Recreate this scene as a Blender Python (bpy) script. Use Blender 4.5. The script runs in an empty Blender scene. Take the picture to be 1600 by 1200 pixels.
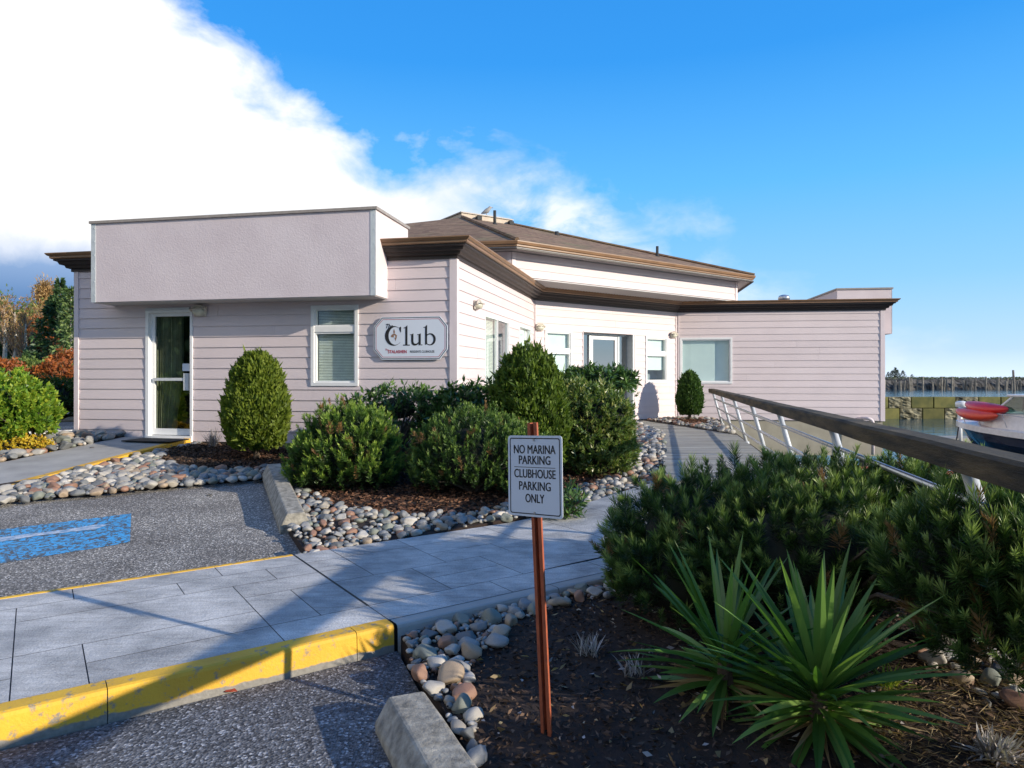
import bpy, bmesh, math, random
import numpy as np
from mathutils import Vector
R = math.radians
random.seed(7); rng = np.random.default_rng(11)
scene = bpy.context.scene
COL = scene.collection

# ------------------------------------------------------------------ camera, sky, sun, exposure
EYE = 1.6
cam = bpy.data.cameras.new('camera'); cam_o = bpy.data.objects.new('camera', cam); COL.objects.link(cam_o)
cam_o.location = (0, 0, EYE); cam_o.rotation_euler = (R(90), 0, 0)
cam.sensor_width = 36; cam.lens = 24.0; cam.shift_y = -0.00625; cam.clip_start = .05; cam.clip_end = 9000
scene.camera = cam_o
scene.view_settings.view_transform = 'Standard'; scene.view_settings.look = 'None'
scene.view_settings.exposure = 0.70; scene.view_settings.gamma = 1.0
SUN_EL = 17.4; SV = Vector((.894*math.cos(R(SUN_EL)), -.447*math.cos(R(SUN_EL)), math.sin(R(SUN_EL)))).normalized()
sun = bpy.data.lights.new('sun', 'SUN'); sun.energy = 3.7; sun.angle = R(.5); sun.color = (1, .89, .73)
sun_o = bpy.data.objects.new('sun', sun); COL.objects.link(sun_o)
sun_o.rotation_euler = SV.to_track_quat('Z', 'Y').to_euler(); sun_o.location = (20, -10, 12)

def N(nt, typ, **kw):
    n = nt.nodes.new(typ)
    for k, v in kw.items():
        if k == 'inp':
            for a, b in v.items(): n.inputs[a].default_value = b
        else: setattr(n, k, v)
    return n
def math_n(nt, op, a, b=None, c=None, clamp=False):
    n = nt.nodes.new('ShaderNodeMath'); n.operation = op; n.use_clamp = clamp
    for i, x in enumerate((a, b, c)):
        if x is None: continue
        if isinstance(x, (int, float)): n.inputs[i].default_value = x
        else: nt.links.new(x, n.inputs[i])
    return n.outputs[0]
def mixc(nt, f, a, b, typ='MIX'):
    n = nt.nodes.new('ShaderNodeMix'); n.data_type = 'RGBA'; n.blend_type = typ
    for s, x in ((0, f), (6, a), (7, b)):
        if isinstance(x, (int, float)): n.inputs[s].default_value = x
        elif isinstance(x, tuple): n.inputs[s].default_value = (*x[:3], 1)
        else: nt.links.new(x, n.inputs[s])
    return n.outputs[2]
def ramp(nt, f, stops, interp='LINEAR'):
    n = nt.nodes.new('ShaderNodeValToRGB'); n.color_ramp.interpolation = interp
    e = n.color_ramp.elements
    while len(e) < len(stops): e.new(.5)
    for el, (p, c) in zip(e, stops):
        el.position = p; el.color = (c, c, c, 1) if isinstance(c, (int, float)) else (*c, 1)
    nt.links.new(f, n.inputs[0]); return n.outputs[0]

w = bpy.data.worlds.new('World'); scene.world = w; w.use_nodes = True
nt = w.node_tree; nt.nodes.clear()
sky = N(nt, 'ShaderNodeTexSky', sky_type='NISHITA', sun_disc=False, sun_elevation=R(SUN_EL), sun_rotation=R(116.6),
        altitude=0, air_density=1.0, dust_density=.35, ozone_density=2.6)
hs = N(nt, 'ShaderNodeHueSaturation', inp={'Saturation': 1.22, 'Value': 1.0}); nt.links.new(sky.outputs[0], hs.inputs['Color'])
skyn = mixc(nt, 1.0, hs.outputs[0], (.098, .105, .108), 'MULTIPLY')
tc = N(nt, 'ShaderNodeTexCoord'); sx = N(nt, 'ShaderNodeSeparateXYZ'); nt.links.new(tc.outputs['Generated'], sx.inputs[0])
az = math_n(nt, 'ARCTAN2', sx.outputs[0], sx.outputs[1]); el = math_n(nt, 'ARCSINE', sx.outputs[2])
azn = math_n(nt, 'MULTIPLY_ADD', az, 1/2.4, .5, clamp=True)
def A(a): return a/2.4+.5
clear = ramp(nt, math_n(nt, 'MAXIMUM', el, 0), [(0, (.42, .53, .64)), (.04, (.33, .49, .65)), (.13, (.19, .42, .68)), (.265, (.085, .345, .69)), (.43, (.026, .225, .61)), (.62, (.018, .18, .54)), (1, (.012, .12, .42))])
skyc = mixc(nt, .9, skyn, clear)
edge = ramp(nt, azn, [(0, .8), (A(-.643), .66), (A(-.407), .445), (A(-.30), .385), (A(-.194), .34), (A(-.11), .335), (A(0), .345), (A(.09), .325),
                      (A(.17), .27), (A(.32), .185), (A(.44), .12), (A(.65), .02), (1, 0.0)])
def noise(nt, vec, scale, detail=8, rough=.55, dist=0.0):
    n = N(nt, 'ShaderNodeTexNoise', inp={'Scale': scale, 'Detail': detail, 'Roughness': rough, 'Distortion': dist})
    nt.links.new(vec, n.inputs['Vector']); return n.outputs[0]
mp = N(nt, 'ShaderNodeMapping', inp={'Scale': (1, 1, 1.5), 'Location': (.31, .2, .1)}); nt.links.new(tc.outputs['Generated'], mp.inputs[0])
n1 = noise(nt, mp.outputs[0], 5.5, 12, .58, .3); n2 = noise(nt, mp.outputs[0], 2.3, 8, .5)
n3 = noise(nt, mp.outputs[0], 9, 10, .6, .5)
d = math_n(nt, 'SUBTRACT', edge, el)
d = math_n(nt, 'ADD', d, math_n(nt, 'MULTIPLY', math_n(nt, 'SUBTRACT', n1, .5), .30))
d = math_n(nt, 'ADD', d, math_n(nt, 'MULTIPLY', math_n(nt, 'SUBTRACT', n2, .5), .10))
dens = math_n(nt, 'MULTIPLY', d, 14, clamp=True)
thin = math_n(nt, 'MULTIPLY_ADD', math_n(nt, 'ADD', az, .13), 7.0, 0, clamp=True)     # to the right the bank frays into wisps
wis = math_n(nt, 'MULTIPLY', math_n(nt, 'SUBTRACT', n3, .41), 4.0, clamp=True)
wis = math_n(nt, 'MULTIPLY', wis, math_n(nt, 'MULTIPLY_ADD', az, -1.1, .85, clamp=True))
fac = math_n(nt, 'MULTIPLY', dens, math_n(nt, 'ADD', math_n(nt, 'SUBTRACT', 1, thin), math_n(nt, 'MULTIPLY', thin, wis), clamp=True))
cwhite = mixc(nt, ramp(nt, n2, [(.38, 0.0), (.62, 1.0)]), (.60, .62, .65), (.76, .75, .74))
low = math_n(nt, 'MULTIPLY_ADD', math_n(nt, 'ADD', el, math_n(nt, 'MULTIPLY', math_n(nt, 'SUBTRACT', n1, .5), .10)), -24, 4.35, clamp=True)
low = math_n(nt, 'MULTIPLY', low, math_n(nt, 'MULTIPLY_ADD', az, -5, -1.6, clamp=True))
cdark = ramp(nt, el, [(.05, (.035, .10, .26)), (.10, (.10, .19, .36)), (.15, (.22, .32, .50))])
cloud = mixc(nt, low, cwhite, cdark)
colr = mixc(nt, fac, skyc, cloud)
# pale band of far cloud above the sea
band = math_n(nt, 'MULTIPLY', math_n(nt, 'MULTIPLY_ADD', el, -22, .75, clamp=True), math_n(nt, 'MULTIPLY_ADD', az, 4, -.5, clamp=True))
colr = mixc(nt, math_n(nt, 'MULTIPLY', band, .75), colr, (.56, .69, .88))
bg = N(nt, 'ShaderNodeBackground', inp={'Strength': 1.0}); nt.links.new(colr, bg.inputs[0])
wo = N(nt, 'ShaderNodeOutputWorld'); nt.links.new(bg.outputs[0], wo.inputs[0])

# ------------------------------------------------------------------ helpers
F = 1066.67
def tag(o, label=None, cat=None, group=None, kind=None):
    for k, v in (('label', label), ('category', cat), ('group', group), ('kind', kind)):
        if v: o[k] = v
    return o
def thing(name, label, cat, loc=(0, 0, 0), group=None):
    o = bpy.data.objects.new(name, None); o.empty_display_size = .2; COL.objects.link(o); o.location = loc
    return tag(o, label, cat, group)
def org(o):
    v = Vector((0, 0, 0))
    while o is not None: v = v+o.location; o = o.parent
    return v
def finish(me, name, m, parent, smooth=False):
    me.materials.append(m)
    if smooth: me.polygons.foreach_set('use_smooth', [True]*len(me.polygons))
    o = bpy.data.objects.new(name, me); COL.objects.link(o)
    if parent is not None: o.parent = parent
    return o
class MB:
    def __init__(s): s.v = []; s.f = []; s.a = []
    def face(s, pts, val=.5):
        i = len(s.v); s.v += [tuple(p) for p in pts]; s.f.append(tuple(range(i, i+len(pts)))); s.a.append(val)
    def raw(s, vs, fs, val=.5):
        i = len(s.v); s.v += [tuple(p) for p in vs]; s.f += [tuple(k+i for k in f) for f in fs]; s.a += [val]*len(fs)
    def hexa(s, p, val=.5):   # p: 4 bottom, 4 top
        s.raw(p, [(3, 2, 1, 0), (4, 5, 6, 7), (0, 1, 5, 4), (1, 2, 6, 5), (2, 3, 7, 6), (3, 0, 4, 7)], val)
    def box(s, c, d, u=(1, 0), val=.5):   # centre, full size, horizontal axis direction
        ux, uy = u; vx, vy = -uy, ux; P = []
        for z in (-.5, .5):
            for a, b in ((-.5, -.5), (.5, -.5), (.5, .5), (-.5, .5)):
                P.append((c[0]+ux*a*d[0]+vx*b*d[1], c[1]+uy*a*d[0]+vy*b*d[1], c[2]+z*d[2]))
        s.hexa(P, val)
    def tube(s, pts, rad, n=8, cap=True, val=.5):
        pts = [Vector(p) for p in pts]; m = len(pts)
        rad = rad if hasattr(rad, '__len__') else [rad]*m
        base = len(s.v); prev = None
        for i, p in enumerate(pts):
            t = (pts[min(i+1, m-1)]-pts[max(i-1, 0)]).normalized()
            ref = prev if prev is not None else (Vector((1, 0, 0)) if abs(t.x) < .8 else Vector((0, 1, 0)))
            a = (ref-t*ref.dot(t)).normalized(); prev = a; b = t.cross(a)
            for k in range(n):
                q = 2*math.pi*k/n; s.v.append(tuple(p+(a*math.cos(q)+b*math.sin(q))*rad[i]))
        for i in range(m-1):
            for k in range(n):
                s.f.append((base+i*n+k, base+i*n+(k+1) % n, base+(i+1)*n+(k+1) % n, base+(i+1)*n+k)); s.a.append(val)
        if cap:
            s.f.append(tuple(base+k for k in range(n))[::-1]); s.f.append(tuple(base+(m-1)*n+k for k in range(n))); s.a += [val]*2
    def lathe(s, c, prof, n=16, val=.5, sx=1, sy=1):
        base = len(s.v)
        for r, z in prof:
            for k in range(n):
                q = 2*math.pi*k/n; s.v.append((c[0]+r*sx*math.cos(q), c[1]+r*sy*math.sin(q), c[2]+z))
        for i in range(len(prof)-1):
            for k in range(n):
                s.f.append((base+i*n+k, base+i*n+(k+1) % n, base+(i+1)*n+(k+1) % n, base+(i+1)*n+k)); s.a.append(val)
        s.f.append(tuple(base+k for k in range(n))[::-1]); s.f.append(tuple(base+(len(prof)-1)*n+k for k in range(n))); s.a += [val]*2
    def prism(s, poly, fn, h0, h1, val=.5):  # poly in 2d mapped by fn(x,y,h)
        n = len(poly); a = [fn(x, y, h0) for x, y in poly]; b = [fn(x, y, h1) for x, y in poly]
        s.raw(a+b, [tuple(range(n))[::-1], tuple(range(n, 2*n))]+[(i, (i+1) % n, n+(i+1) % n, n+i) for i in range(n)], val)
    def build(s, name, m, parent=None, smooth=False, base=None, auto=None, bevel=0):
        o3 = org(parent) if parent is not None else Vector((0, 0, 0))
        if parent is None and base is not None: o3 = Vector(base)
        me = bpy.data.meshes.new(name)
        me.from_pydata([(x-o3.x, y-o3.y, z-o3.z) for x, y, z in s.v], [], s.f)
        at = me.attributes.new('v', 'FLOAT', 'FACE'); at.data.foreach_set('value', s.a)
        o = finish(me, name, m, parent, smooth)
        bm = bmesh.new(); bm.from_mesh(me); bmesh.ops.recalc_face_normals(bm, faces=bm.faces); bm.to_mesh(me); bm.free()
        if parent is None: o.location = o3
        if bevel:
            md = o.modifiers.new('bevel', 'BEVEL'); md.width = bevel; md.segments = 2; md.limit_method = 'ANGLE'
        return o

def PM(name, col, rough=.6, col2=None, scale=8, detail=6, bump=0, bscale=60, metal=0, vamt=0, stretch=(1, 1, 1), spec=.5, contrast=.25, bstretch=None, coat=0):
    m = bpy.data.materials.new(name); m.use_nodes = True; nt = m.node_tree
    b = nt.nodes['Principled BSDF']; b.inputs['Roughness'].default_value = rough; b.inputs['Metallic'].default_value = metal
    b.inputs['Specular IOR Level'].default_value = spec; b.inputs['Coat Weight'].default_value = coat
    tc = N(nt, 'ShaderNodeTexCoord'); mp = N(nt, 'ShaderNodeMapping', inp={'Scale': stretch}); nt.links.new(tc.outputs['Object'], mp.inputs[0])
    col2 = col2 or tuple(c*.8 for c in col)
    nz = noise(nt, mp.outputs[0], scale, detail)
    c = mixc(nt, ramp(nt, nz, [(.5-contrast, 0.0), (.5+contrast, 1.0)]), col2, col)
    if vamt:
        at = N(nt, 'ShaderNodeAttribute', attribute_name='v')
        k = math_n(nt, 'MULTIPLY_ADD', at.outputs['Fac'], 2*vamt, 1-vamt)
        cb = N(nt, 'ShaderNodeCombineColor')
        for i in range(3): nt.links.new(k, cb.inputs[i])
        c = mixc(nt, 1.0, c, cb.outputs[0], 'MULTIPLY')
    nt.links.new(c, b.inputs['Base Color'])
    if bump:
        mp2 = N(nt, 'ShaderNodeMapping', inp={'Scale': bstretch or stretch}); nt.links.new(tc.outputs['Object'], mp2.inputs[0])
        bp = N(nt, 'ShaderNodeBump', inp={'Strength': bump, 'Distance': .01}); nt.links.new(noise(nt, mp2.outputs[0], bscale, 6, .65), bp.inputs['Height'])
        nt.links.new(bp.outputs[0], b.inputs['Normal'])
    m['_c'] = 1
    return m
def leafmat(name, dark, mid, light, trans=.3, rough=.5, spec=.4, brown=None):
    m = bpy.data.materials.new(name); m.use_nodes = True; nt = m.node_tree
    b = nt.nodes['Principled BSDF']; b.inputs['Roughness'].default_value = rough; b.inputs['Specular IOR Level'].default_value = spec
    at = N(nt, 'ShaderNodeAttribute', attribute_name='v')
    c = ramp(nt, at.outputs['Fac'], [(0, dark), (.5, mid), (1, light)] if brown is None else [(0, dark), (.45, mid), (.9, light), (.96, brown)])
    nt.links.new(c, b.inputs['Base Color'])
    tr = N(nt, 'ShaderNodeBsdfTranslucent'); nt.links.new(mixc(nt, 1.0, c, (1.5, 1.6, .8), 'MULTIPLY'), tr.inputs[0])
    mx = N(nt, 'ShaderNodeMixShader', inp={0: trans}); nt.links.new(b.outputs[0], mx.inputs[1]); nt.links.new(tr.outputs[0], mx.inputs[2])
    nt.links.new(mx.outputs[0], nt.nodes['Material Output'].inputs[0]); return m
def glassmat(name, tint, refl=1.0, ior=1.5):
    m = bpy.data.materials.new(name); m.use_nodes = True; nt = m.node_tree; nt.nodes.remove(nt.nodes['Principled BSDF'])
    t = N(nt, 'ShaderNodeBsdfTransparent', inp={0: (*tint, 1)}); g = N(nt, 'ShaderNodeBsdfGlossy', inp={0: (refl, refl, refl, 1), 'Roughness': .015})
    ge = N(nt, 'ShaderNodeNewGeometry'); dt = N(nt, 'ShaderNodeVectorMath', operation='DOT_PRODUCT'); nt.links.new(ge.outputs['Normal'], dt.inputs[0]); nt.links.new(ge.outputs['Incoming'], dt.inputs[1]); mx = N(nt, 'ShaderNodeMixShader')
    f0 = ((ior-1)/(ior+1))**2*2; f = math_n(nt, 'MULTIPLY_ADD', math_n(nt, 'POWER', math_n(nt, 'SUBTRACT', 1, math_n(nt, 'ABSOLUTE', dt.outputs['Value'])), 5), 1-f0, f0, clamp=True)
    nt.links.new(f, mx.inputs[0]); nt.links.new(t.outputs[0], mx.inputs[1]); nt.links.new(g.outputs[0], mx.inputs[2])
    nt.links.new(mx.outputs[0], nt.nodes['Material Output'].inputs[0]); return m

# materials
PINK = (.67, .575, .572)
M = dict(
 siding=PM('siding', PINK, .62, (.62, .53, .53), 1.3, 7, .25, 60, vamt=.06, bstretch=(1, 1, 18)),
 stucco=PM('stucco', (.69, .605, .605), .85, (.60, .515, .52), 1.6, 10, .55, 34),
 trim=PM('trim', (.70, .61, .61), .55, (.64, .55, .55), 5, 4, .1, 50),
 white=PM('white_vinyl', (.80, .80, .79), .35, (.74, .74, .73), 6, 3),
 metalw=PM('galvanised_strip', (.62, .66, .66), .4, (.5, .54, .55), 9, 4, metal=.2),
 cap=PM('cap_flashing', (.36, .31, .27), .5, (.25, .22, .19), 14, 6),
 dbrown=PM('dark_brown_trim', (.038, .024, .018), .5, (.022, .015, .012), 9, 4),
 bronze=PM('bronze_gutter', (.30, .17, .085), .38, (.19, .105, .055), 3, 5, stretch=(1, 1, 3)),
 found=PM('foundation_concrete', (.40, .365, .28), .85, (.28, .25, .19), 2.2, 8, .35, 30),
 dark=PM('dark_room', (.035, .038, .04), .8),
 room=PM('room_shade', (.30, .35, .40), .8),
 blind=PM('blind_slat', (.80, .82, .74), .5),
 shade=PM('roller_shade', (.66, .74, .72), .8, (.60, .68, .67), 3),
 curtain=PM('curtain', (.66, .62, .42), .85, (.40, .37, .22), 5, 4),
 soffit=PM('soffit', (.52, .50, .49), .6, (.46, .44, .43), 4),
 lampm=PM('lamp_shell', (.55, .49, .42), .4),
 lampg=PM('lamp_lens', (.62, .60, .48), .25),
 steel=PM('steel', (.55, .56, .57), .32, (.42, .43, .44), 12, metal=.7),
 alu=PM('painted_aluminium', (.62, .64, .65), .4),
 mat=PM('rubber_mat', (.03, .028, .028), .9),
 rust=PM('rusty_red_steel', (.42, .10, .035), .6, (.24, .055, .025), 22, 6, .3, 90),
 ink=PM('black_ink', (.012, .013, .016), .5), red=PM('red_ink', (.45, .03, .05), .5), gold=PM('emblem_brown', (.30, .17, .10), .6),
 signw=PM('sign_white', (.66, .71, .78), .3, (.62, .67, .74), 3),
 timber=PM('weathered_timber', (.125, .088, .042), .9, (.022, .019, .013), 4, 9, .9, 28, stretch=(1, .5, 4), contrast=.16),
 deck=PM('deck_plank', (.39, .375, .33), .85, (.20, .19, .16), 3, 9, .6, 26, stretch=(.35, 3, 1), vamt=.16),
 concrete=PM('wheel_stop_concrete', (.44, .41, .34), .92, (.16, .15, .125), 16, 10, 1.0, 50, contrast=.18),
 hull=PM('navy_hull', (.012, .02, .045), .18, (.02, .03, .06), 3, coat=.5), gel=PM('white_gelcoat', (.78, .78, .76), .25),
 canvas=PM('pale_canvas', (.55, .52, .42), .8, (.40, .38, .34), 5),
 kred=PM('red_plastic', (.62, .02, .022), .38, (.52, .02, .02), 4), korange=PM('orange_red_plastic', (.70, .09, .03), .38, (.60, .05, .03), 4),
 bark=PM('bark', (.12, .09, .065), .9, (.06, .045, .035), 12, 6, .6, 30), birch=PM('pale_bark', (.62, .57, .47), .8, (.30, .27, .22), 6, 8),
 pile=PM('grey_piling', (.28, .26, .22), .9, (.09, .085, .075), 1.5, 6, .4, 6),
 rope=PM('rope', (.05, .05, .05), .9), wpipe=PM('white_plastic_pipe', (.75, .73, .68), .5),
 fbrown=PM('dry_stem', (.28, .20, .14), .9), feather=PM('feather_grey', (.42, .41, .39), .8, (.2, .2, .2), 9),
)
GL = glassmat('window_glass', (.90, .96, .94)); GLE = glassmat('entrance_glass', (.5, .6, .66), ior=2.5); GLD = glassmat('door_glass', (.5, .56, .55), ior=1.55)

# ------------------------------------------------------------------ heights of the ground
def S(X, Y): return float(np.interp(Y, [2, 4, 5.8, 7, 9, 11, 13, 20], [.05, .08, .11, .19, .31, .44, .5, .42]))
def AS(X, Y): return float(np.interp(Y, [0, 5.2, 8, 10, 12], [0, 0, .19, .30, .38]))
U = Vector((.8192, .5736)); V2 = Vector((-.5736, .8192)); W0 = Vector((-.74, 4.09))   # the walk's own axes
def HW(X, Y):
    s = (X-W0.x)*U.x+(Y-W0.y)*U.y
    t = min(1, max(0, (s-2.0)/3.0)); return .15+.27*t*t*(3-2*t)
def HD(X, Y): return float(np.interp(Y, [7.5, 8.3, 11.9], [.2, .26, .555]))
def hit(x, y, h):
    Y = 8.0
    for _ in range(60):
        X = (x-800)/F*Y; Yn = F*(EYE-h(X, Y))/(y-590); Y = .5*Y+.5*Yn
    return Vector(((x-800)/F*Y, Y))
def inside(p, poly):
    c = False; n = len(poly); j = n-1
    for i in range(n):
        a, b = poly[i], poly[j]
        if (a[1] > p[1]) != (b[1] > p[1]) and p[0] < (b[0]-a[0])*(p[1]-a[1])/(b[1]-a[1])+a[0]: c = not c
        j = i
    return c
def sheet(name, poly, h, m, cell=.5, off=0., jit=0., skirt=0):
    bm = bmesh.new(); bm.faces.new([bm.verts.new((p[0], p[1], 0)) for p in poly])
    xs = [p[0] for p in poly]; ys = [p[1] for p in poly]
    for ax, lo, hi in ((0, min(xs), max(xs)), (1, min(ys), max(ys))):
        k = lo+cell
        while k < hi:
            co = (k, 0, 0) if ax == 0 else (0, k, 0); no = (1, 0, 0) if ax == 0 else (0, 1, 0)
            bmesh.ops.bisect_plane(bm, geom=bm.verts[:]+bm.edges[:]+bm.faces[:], plane_co=co, plane_no=no, dist=1e-5); k += cell
    for v in bm.verts:
        v.co.z = h(v.co.x, v.co.y)+off
        if jit and not v.is_boundary: v.co.z += random.uniform(-jit, jit)
    bmesh.ops.recalc_face_normals(bm, faces=bm.faces)
    if sum(f.normal.z for f in bm.faces) < 0: bmesh.ops.reverse_faces(bm, faces=bm.faces)
    if skirt:
        be = [e for e in bm.edges if e.is_boundary]; r_ = bmesh.ops.extrude_edge_only(bm, edges=be)
        for v in [g for g in r_['geom'] if isinstance(g, bmesh.types.BMVert)]: v.co.z -= skirt
    me = bpy.data.meshes.new(name); bm.to_mesh(me); bm.free()
    o = finish(me, name, m, None); return tag(o, kind='structure')

# asphalt, concrete, mulch materials (world position based)
def asphalt(name, c1, c2, crack=.0):
    m = bpy.data.materials.new(name); m.use_nodes = True; nt = m.node_tree; b = nt.nodes['Principled BSDF']; b.inputs['Roughness'].default_value = .85
    tc = N(nt, 'ShaderNodeTexCoord'); o = tc.outputs['Object']
    vo = N(nt, 'ShaderNodeTexVoronoi', inp={'Scale': 85.0}); nt.links.new(o, vo.inputs['Vector'])
    sp = N(nt, 'ShaderNodeSeparateColor'); nt.links.new(vo.outputs['Color'], sp.inputs[0])
    grain = ramp(nt, sp.outputs[0], [(0, c2), (.55, c1), (.86, tuple(x*1.6 for x in c1)), (1, tuple(min(1, x*3.6) for x in c1))])
    big = noise(nt, o, .9, 6, .6)
    c = mixc(nt, 1.0, grain, ramp(nt, big, [(.3, (.72, .70, .68)), (.5, (1, 1, 1)), (.68, (1.5, 1.5, 1.47))]), 'MULTIPLY')
    nt.links.new(c, b.inputs['Base Color'])
    bp = N(nt, 'ShaderNodeBump', inp={'Strength': .9, 'Distance': .006}); nt.links.new(vo.outputs['Distance'], bp.inputs['Height']); nt.links.new(bp.outputs[0], b.inputs['Normal'])
    return m
M['asphalt'] = asphalt('asphalt_near', (.105, .105, .108), (.03, .03, .032))
M['asphalt2'] = asphalt('asphalt_bay', (.19, .178, .16), (.07, .066, .06))
M['soil'] = PM('soil', (.13, .10, .06), .95, (.06, .07, .03), .8, 8, .6, 12)
M['mulch'] = PM('mulch', (.04, .022, .014), .95, (.014, .009, .007), 26, 8, 1.0, 60)  # brown base darkened further to stand in for shade on the near bed
def slabmat():
    m = PM('stamped_concrete', (.60, .585, .55), .85, (.33, .33, .32), 3.2, 10, .9, 55, vamt=.10, contrast=.14); nt = m.node_tree; b = nt.nodes['Principled BSDF']
    src = b.inputs['Base Color'].links[0].from_socket; tc = N(nt, 'ShaderNodeTexCoord'); mp = N(nt, 'ShaderNodeMapping', inp={'Rotation': (0, 0, -R(35)), 'Scale': (1.2, 7, 1)}); nt.links.new(tc.outputs['Object'], mp.inputs[0])
    st = ramp(nt, noise(nt, mp.outputs[0], 3.5, 10, .75), [(.34, (.74, .73, .71)), (.5, (1, 1, 1)), (.68, (1.14, 1.14, 1.13))]); c = mixc(nt, 1.0, src, st, 'MULTIPLY')
    sp = ramp(nt, noise(nt, tc.outputs['Object'], 120, 4, .7), [(.36, (.68, .68, .68)), (.55, (1.05, 1.05, 1.05))]); nt.links.new(mixc(nt, 1.0, c, sp, 'MULTIPLY'), b.inputs['Base Color']); return m
M['slab'] = slabmat()
M['groove'] = PM('joint', (.085, .082, .075), .95)
M['cwalk'] = PM('plain_concrete', (.43, .42, .39), .85, (.27, .265, .25), 2.5, 9, .4, 60)

def XS(Y): return float(np.interp(Y, [-60, 5, 8, 17, 22, 40, 60, 200], [3.6, 3.4, 3.4, 5.3, 5.6, 5.4, 0, -70]))
def G(X, Y):
    z = float(np.interp(Y, [-50, 5, 10, 12, 16, 45, 95, 160], [-.06, -.06, .1, .28, .38, .45, 4.5, 8]))
    if X < -8 and 6 < Y: z = max(z, float(np.interp(Y, [6, 9, 12, 45, 95, 160], [-.06, .1, .34, .45, 4.5, 8])))
    e = X-XS(Y)
    if e > 0: z = max(z-e*3.2, -4.0)
    return z
xs = sorted(set([-600, -300, -160, -100]+list(np.arange(-70, -12, 4.))+list(np.arange(-12, 14, .5))+[16, 20, 30, 60, 150, 500]))
ys = sorted(set([-80, -40, -20]+list(np.arange(-10, 26, .5))+list(np.arange(26, 110, 6.))+[130, 160, 220, 400]))
mb = MB(); mb.v = [(x, y, G(x, y)) for y in ys for x in xs]; nx = len(xs)
mb.f = [(j*nx+i, j*nx+i+1, (j+1)*nx+i+1, (j+1)*nx+i) for j in range(len(ys)-1) for i in range(nx-1)]; mb.a = [.5]*len(mb.f)
tag(mb.build('ground', M['soil']), kind='structure')

# water
m = bpy.data.materials.new('sea_water'); m.use_nodes = True; nt = m.node_tree; b = nt.nodes['Principled BSDF']
b.inputs['Base Color'].default_value = (.01, .06, .09, 1); b.inputs['Roughness'].default_value = .05; b.inputs['IOR'].default_value = 1.34
tc = N(nt, 'ShaderNodeTexCoord'); mp = N(nt, 'ShaderNodeMapping', inp={'Scale': (.4, 1.6, 1)}); nt.links.new(tc.outputs['Object'], mp.inputs[0])
bp = N(nt, 'ShaderNodeBump', inp={'Strength': .55, 'Distance': .06}); nt.links.new(noise(nt, mp.outputs[0], 1.6, 4, .5, .4), bp.inputs['Height']); nt.links.new(bp.outputs[0], b.inputs['Normal'])
WZ = -1.16
mb = MB(); mb.face([(-3000, -300, WZ), (5000, -300, WZ), (5000, 7000, WZ), (-3000, 7000, WZ)]); tag(mb.build('water', m), kind='structure')

# near asphalt and parking bay
k0 = W0-V2*.12
sheet('road', [(k0.x, k0.y), (k0.x-U.x*16, k0.y-U.y*16), (-16, -14), (5, -14), (1.2, .3), (-.12, 2.6), (-.5, 3.55)], lambda X, Y: 0, M['asphalt'], 2)
f0 = W0+V2*1.86
pk = lambda x, y: tuple(hit(x, y, AS))
bay = [tuple(f0+U*.35), tuple(f0-U*14), (-16, 6), pk(-200, 800), pk(0, 783), pk(330, 750), pk(440, 740)]
sheet('parking_bay', bay, AS, M['asphalt2'], .6)

# stamped concrete walk: one sheet of cut slabs in the walk's own axes
def W(s, t, z=None):
    p = W0+U*s+V2*t; return (p.x, p.y, HW(p.x, p.y)+(z or 0))
mb = MB(); C = .305; ns, ntt = 56, 6; s0 = -33*C; grid = np.zeros((ns, ntt), bool)
for i in range(ns):
    for j in range(ntt):
        if grid[i, j]: continue
        for a, bb in random.sample([(2, 1), (3, 2), (2, 2), (3, 1), (4, 2), (2, 3), (1, 2)], 7)+[(1, 1)]:
            if i+a <= ns and j+bb <= ntt and not grid[i:i+a, j:j+bb].any(): break
        grid[i:i+a, j:j+bb] = True; g = .003; v = random.random()
        if s0+i*C < 0 < s0+(i+a)*C: spans = [(s0+i*C, -.006), (.006, s0+(i+a)*C)]
        else: spans = [(s0+i*C, s0+(i+a)*C)]
        for sa, sb in spans:
            if sb-sa < .05: continue
            ta, tb = j*C, (j+bb)*C; n = max(1, int((sb-sa)/(.25 if sa > 1.6 else .7))); 
            for q in range(n):
                qa = sa+(sb-sa)*q/n+(g if q == 0 else 0); qb = sa+(sb-sa)*(q+1)/n-(g if q == n-1 else 0)
                mb.face([W(qa, ta+g), W(qb, ta+g), W(qb, tb-g), W(qa, tb-g)], v)
tag(mb.build('pavement', M['slab']), kind='structure')
mb = MB(); L = np.linspace(s0, s0+ns*C, 180)
for a, bb in zip(L[:-1], L[1:]):
    mb.hexa([W(a, .0, -.3), W(bb, .0, -.3), W(bb, 1.83, -.3), W(a, 1.83, -.3), W(a, .0, -.005), W(bb, .0, -.005), W(bb, 1.83, -.005), W(a, 1.83, -.005)])
tag(mb.build('pavement_base', M['groove']), kind='structure')
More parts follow.
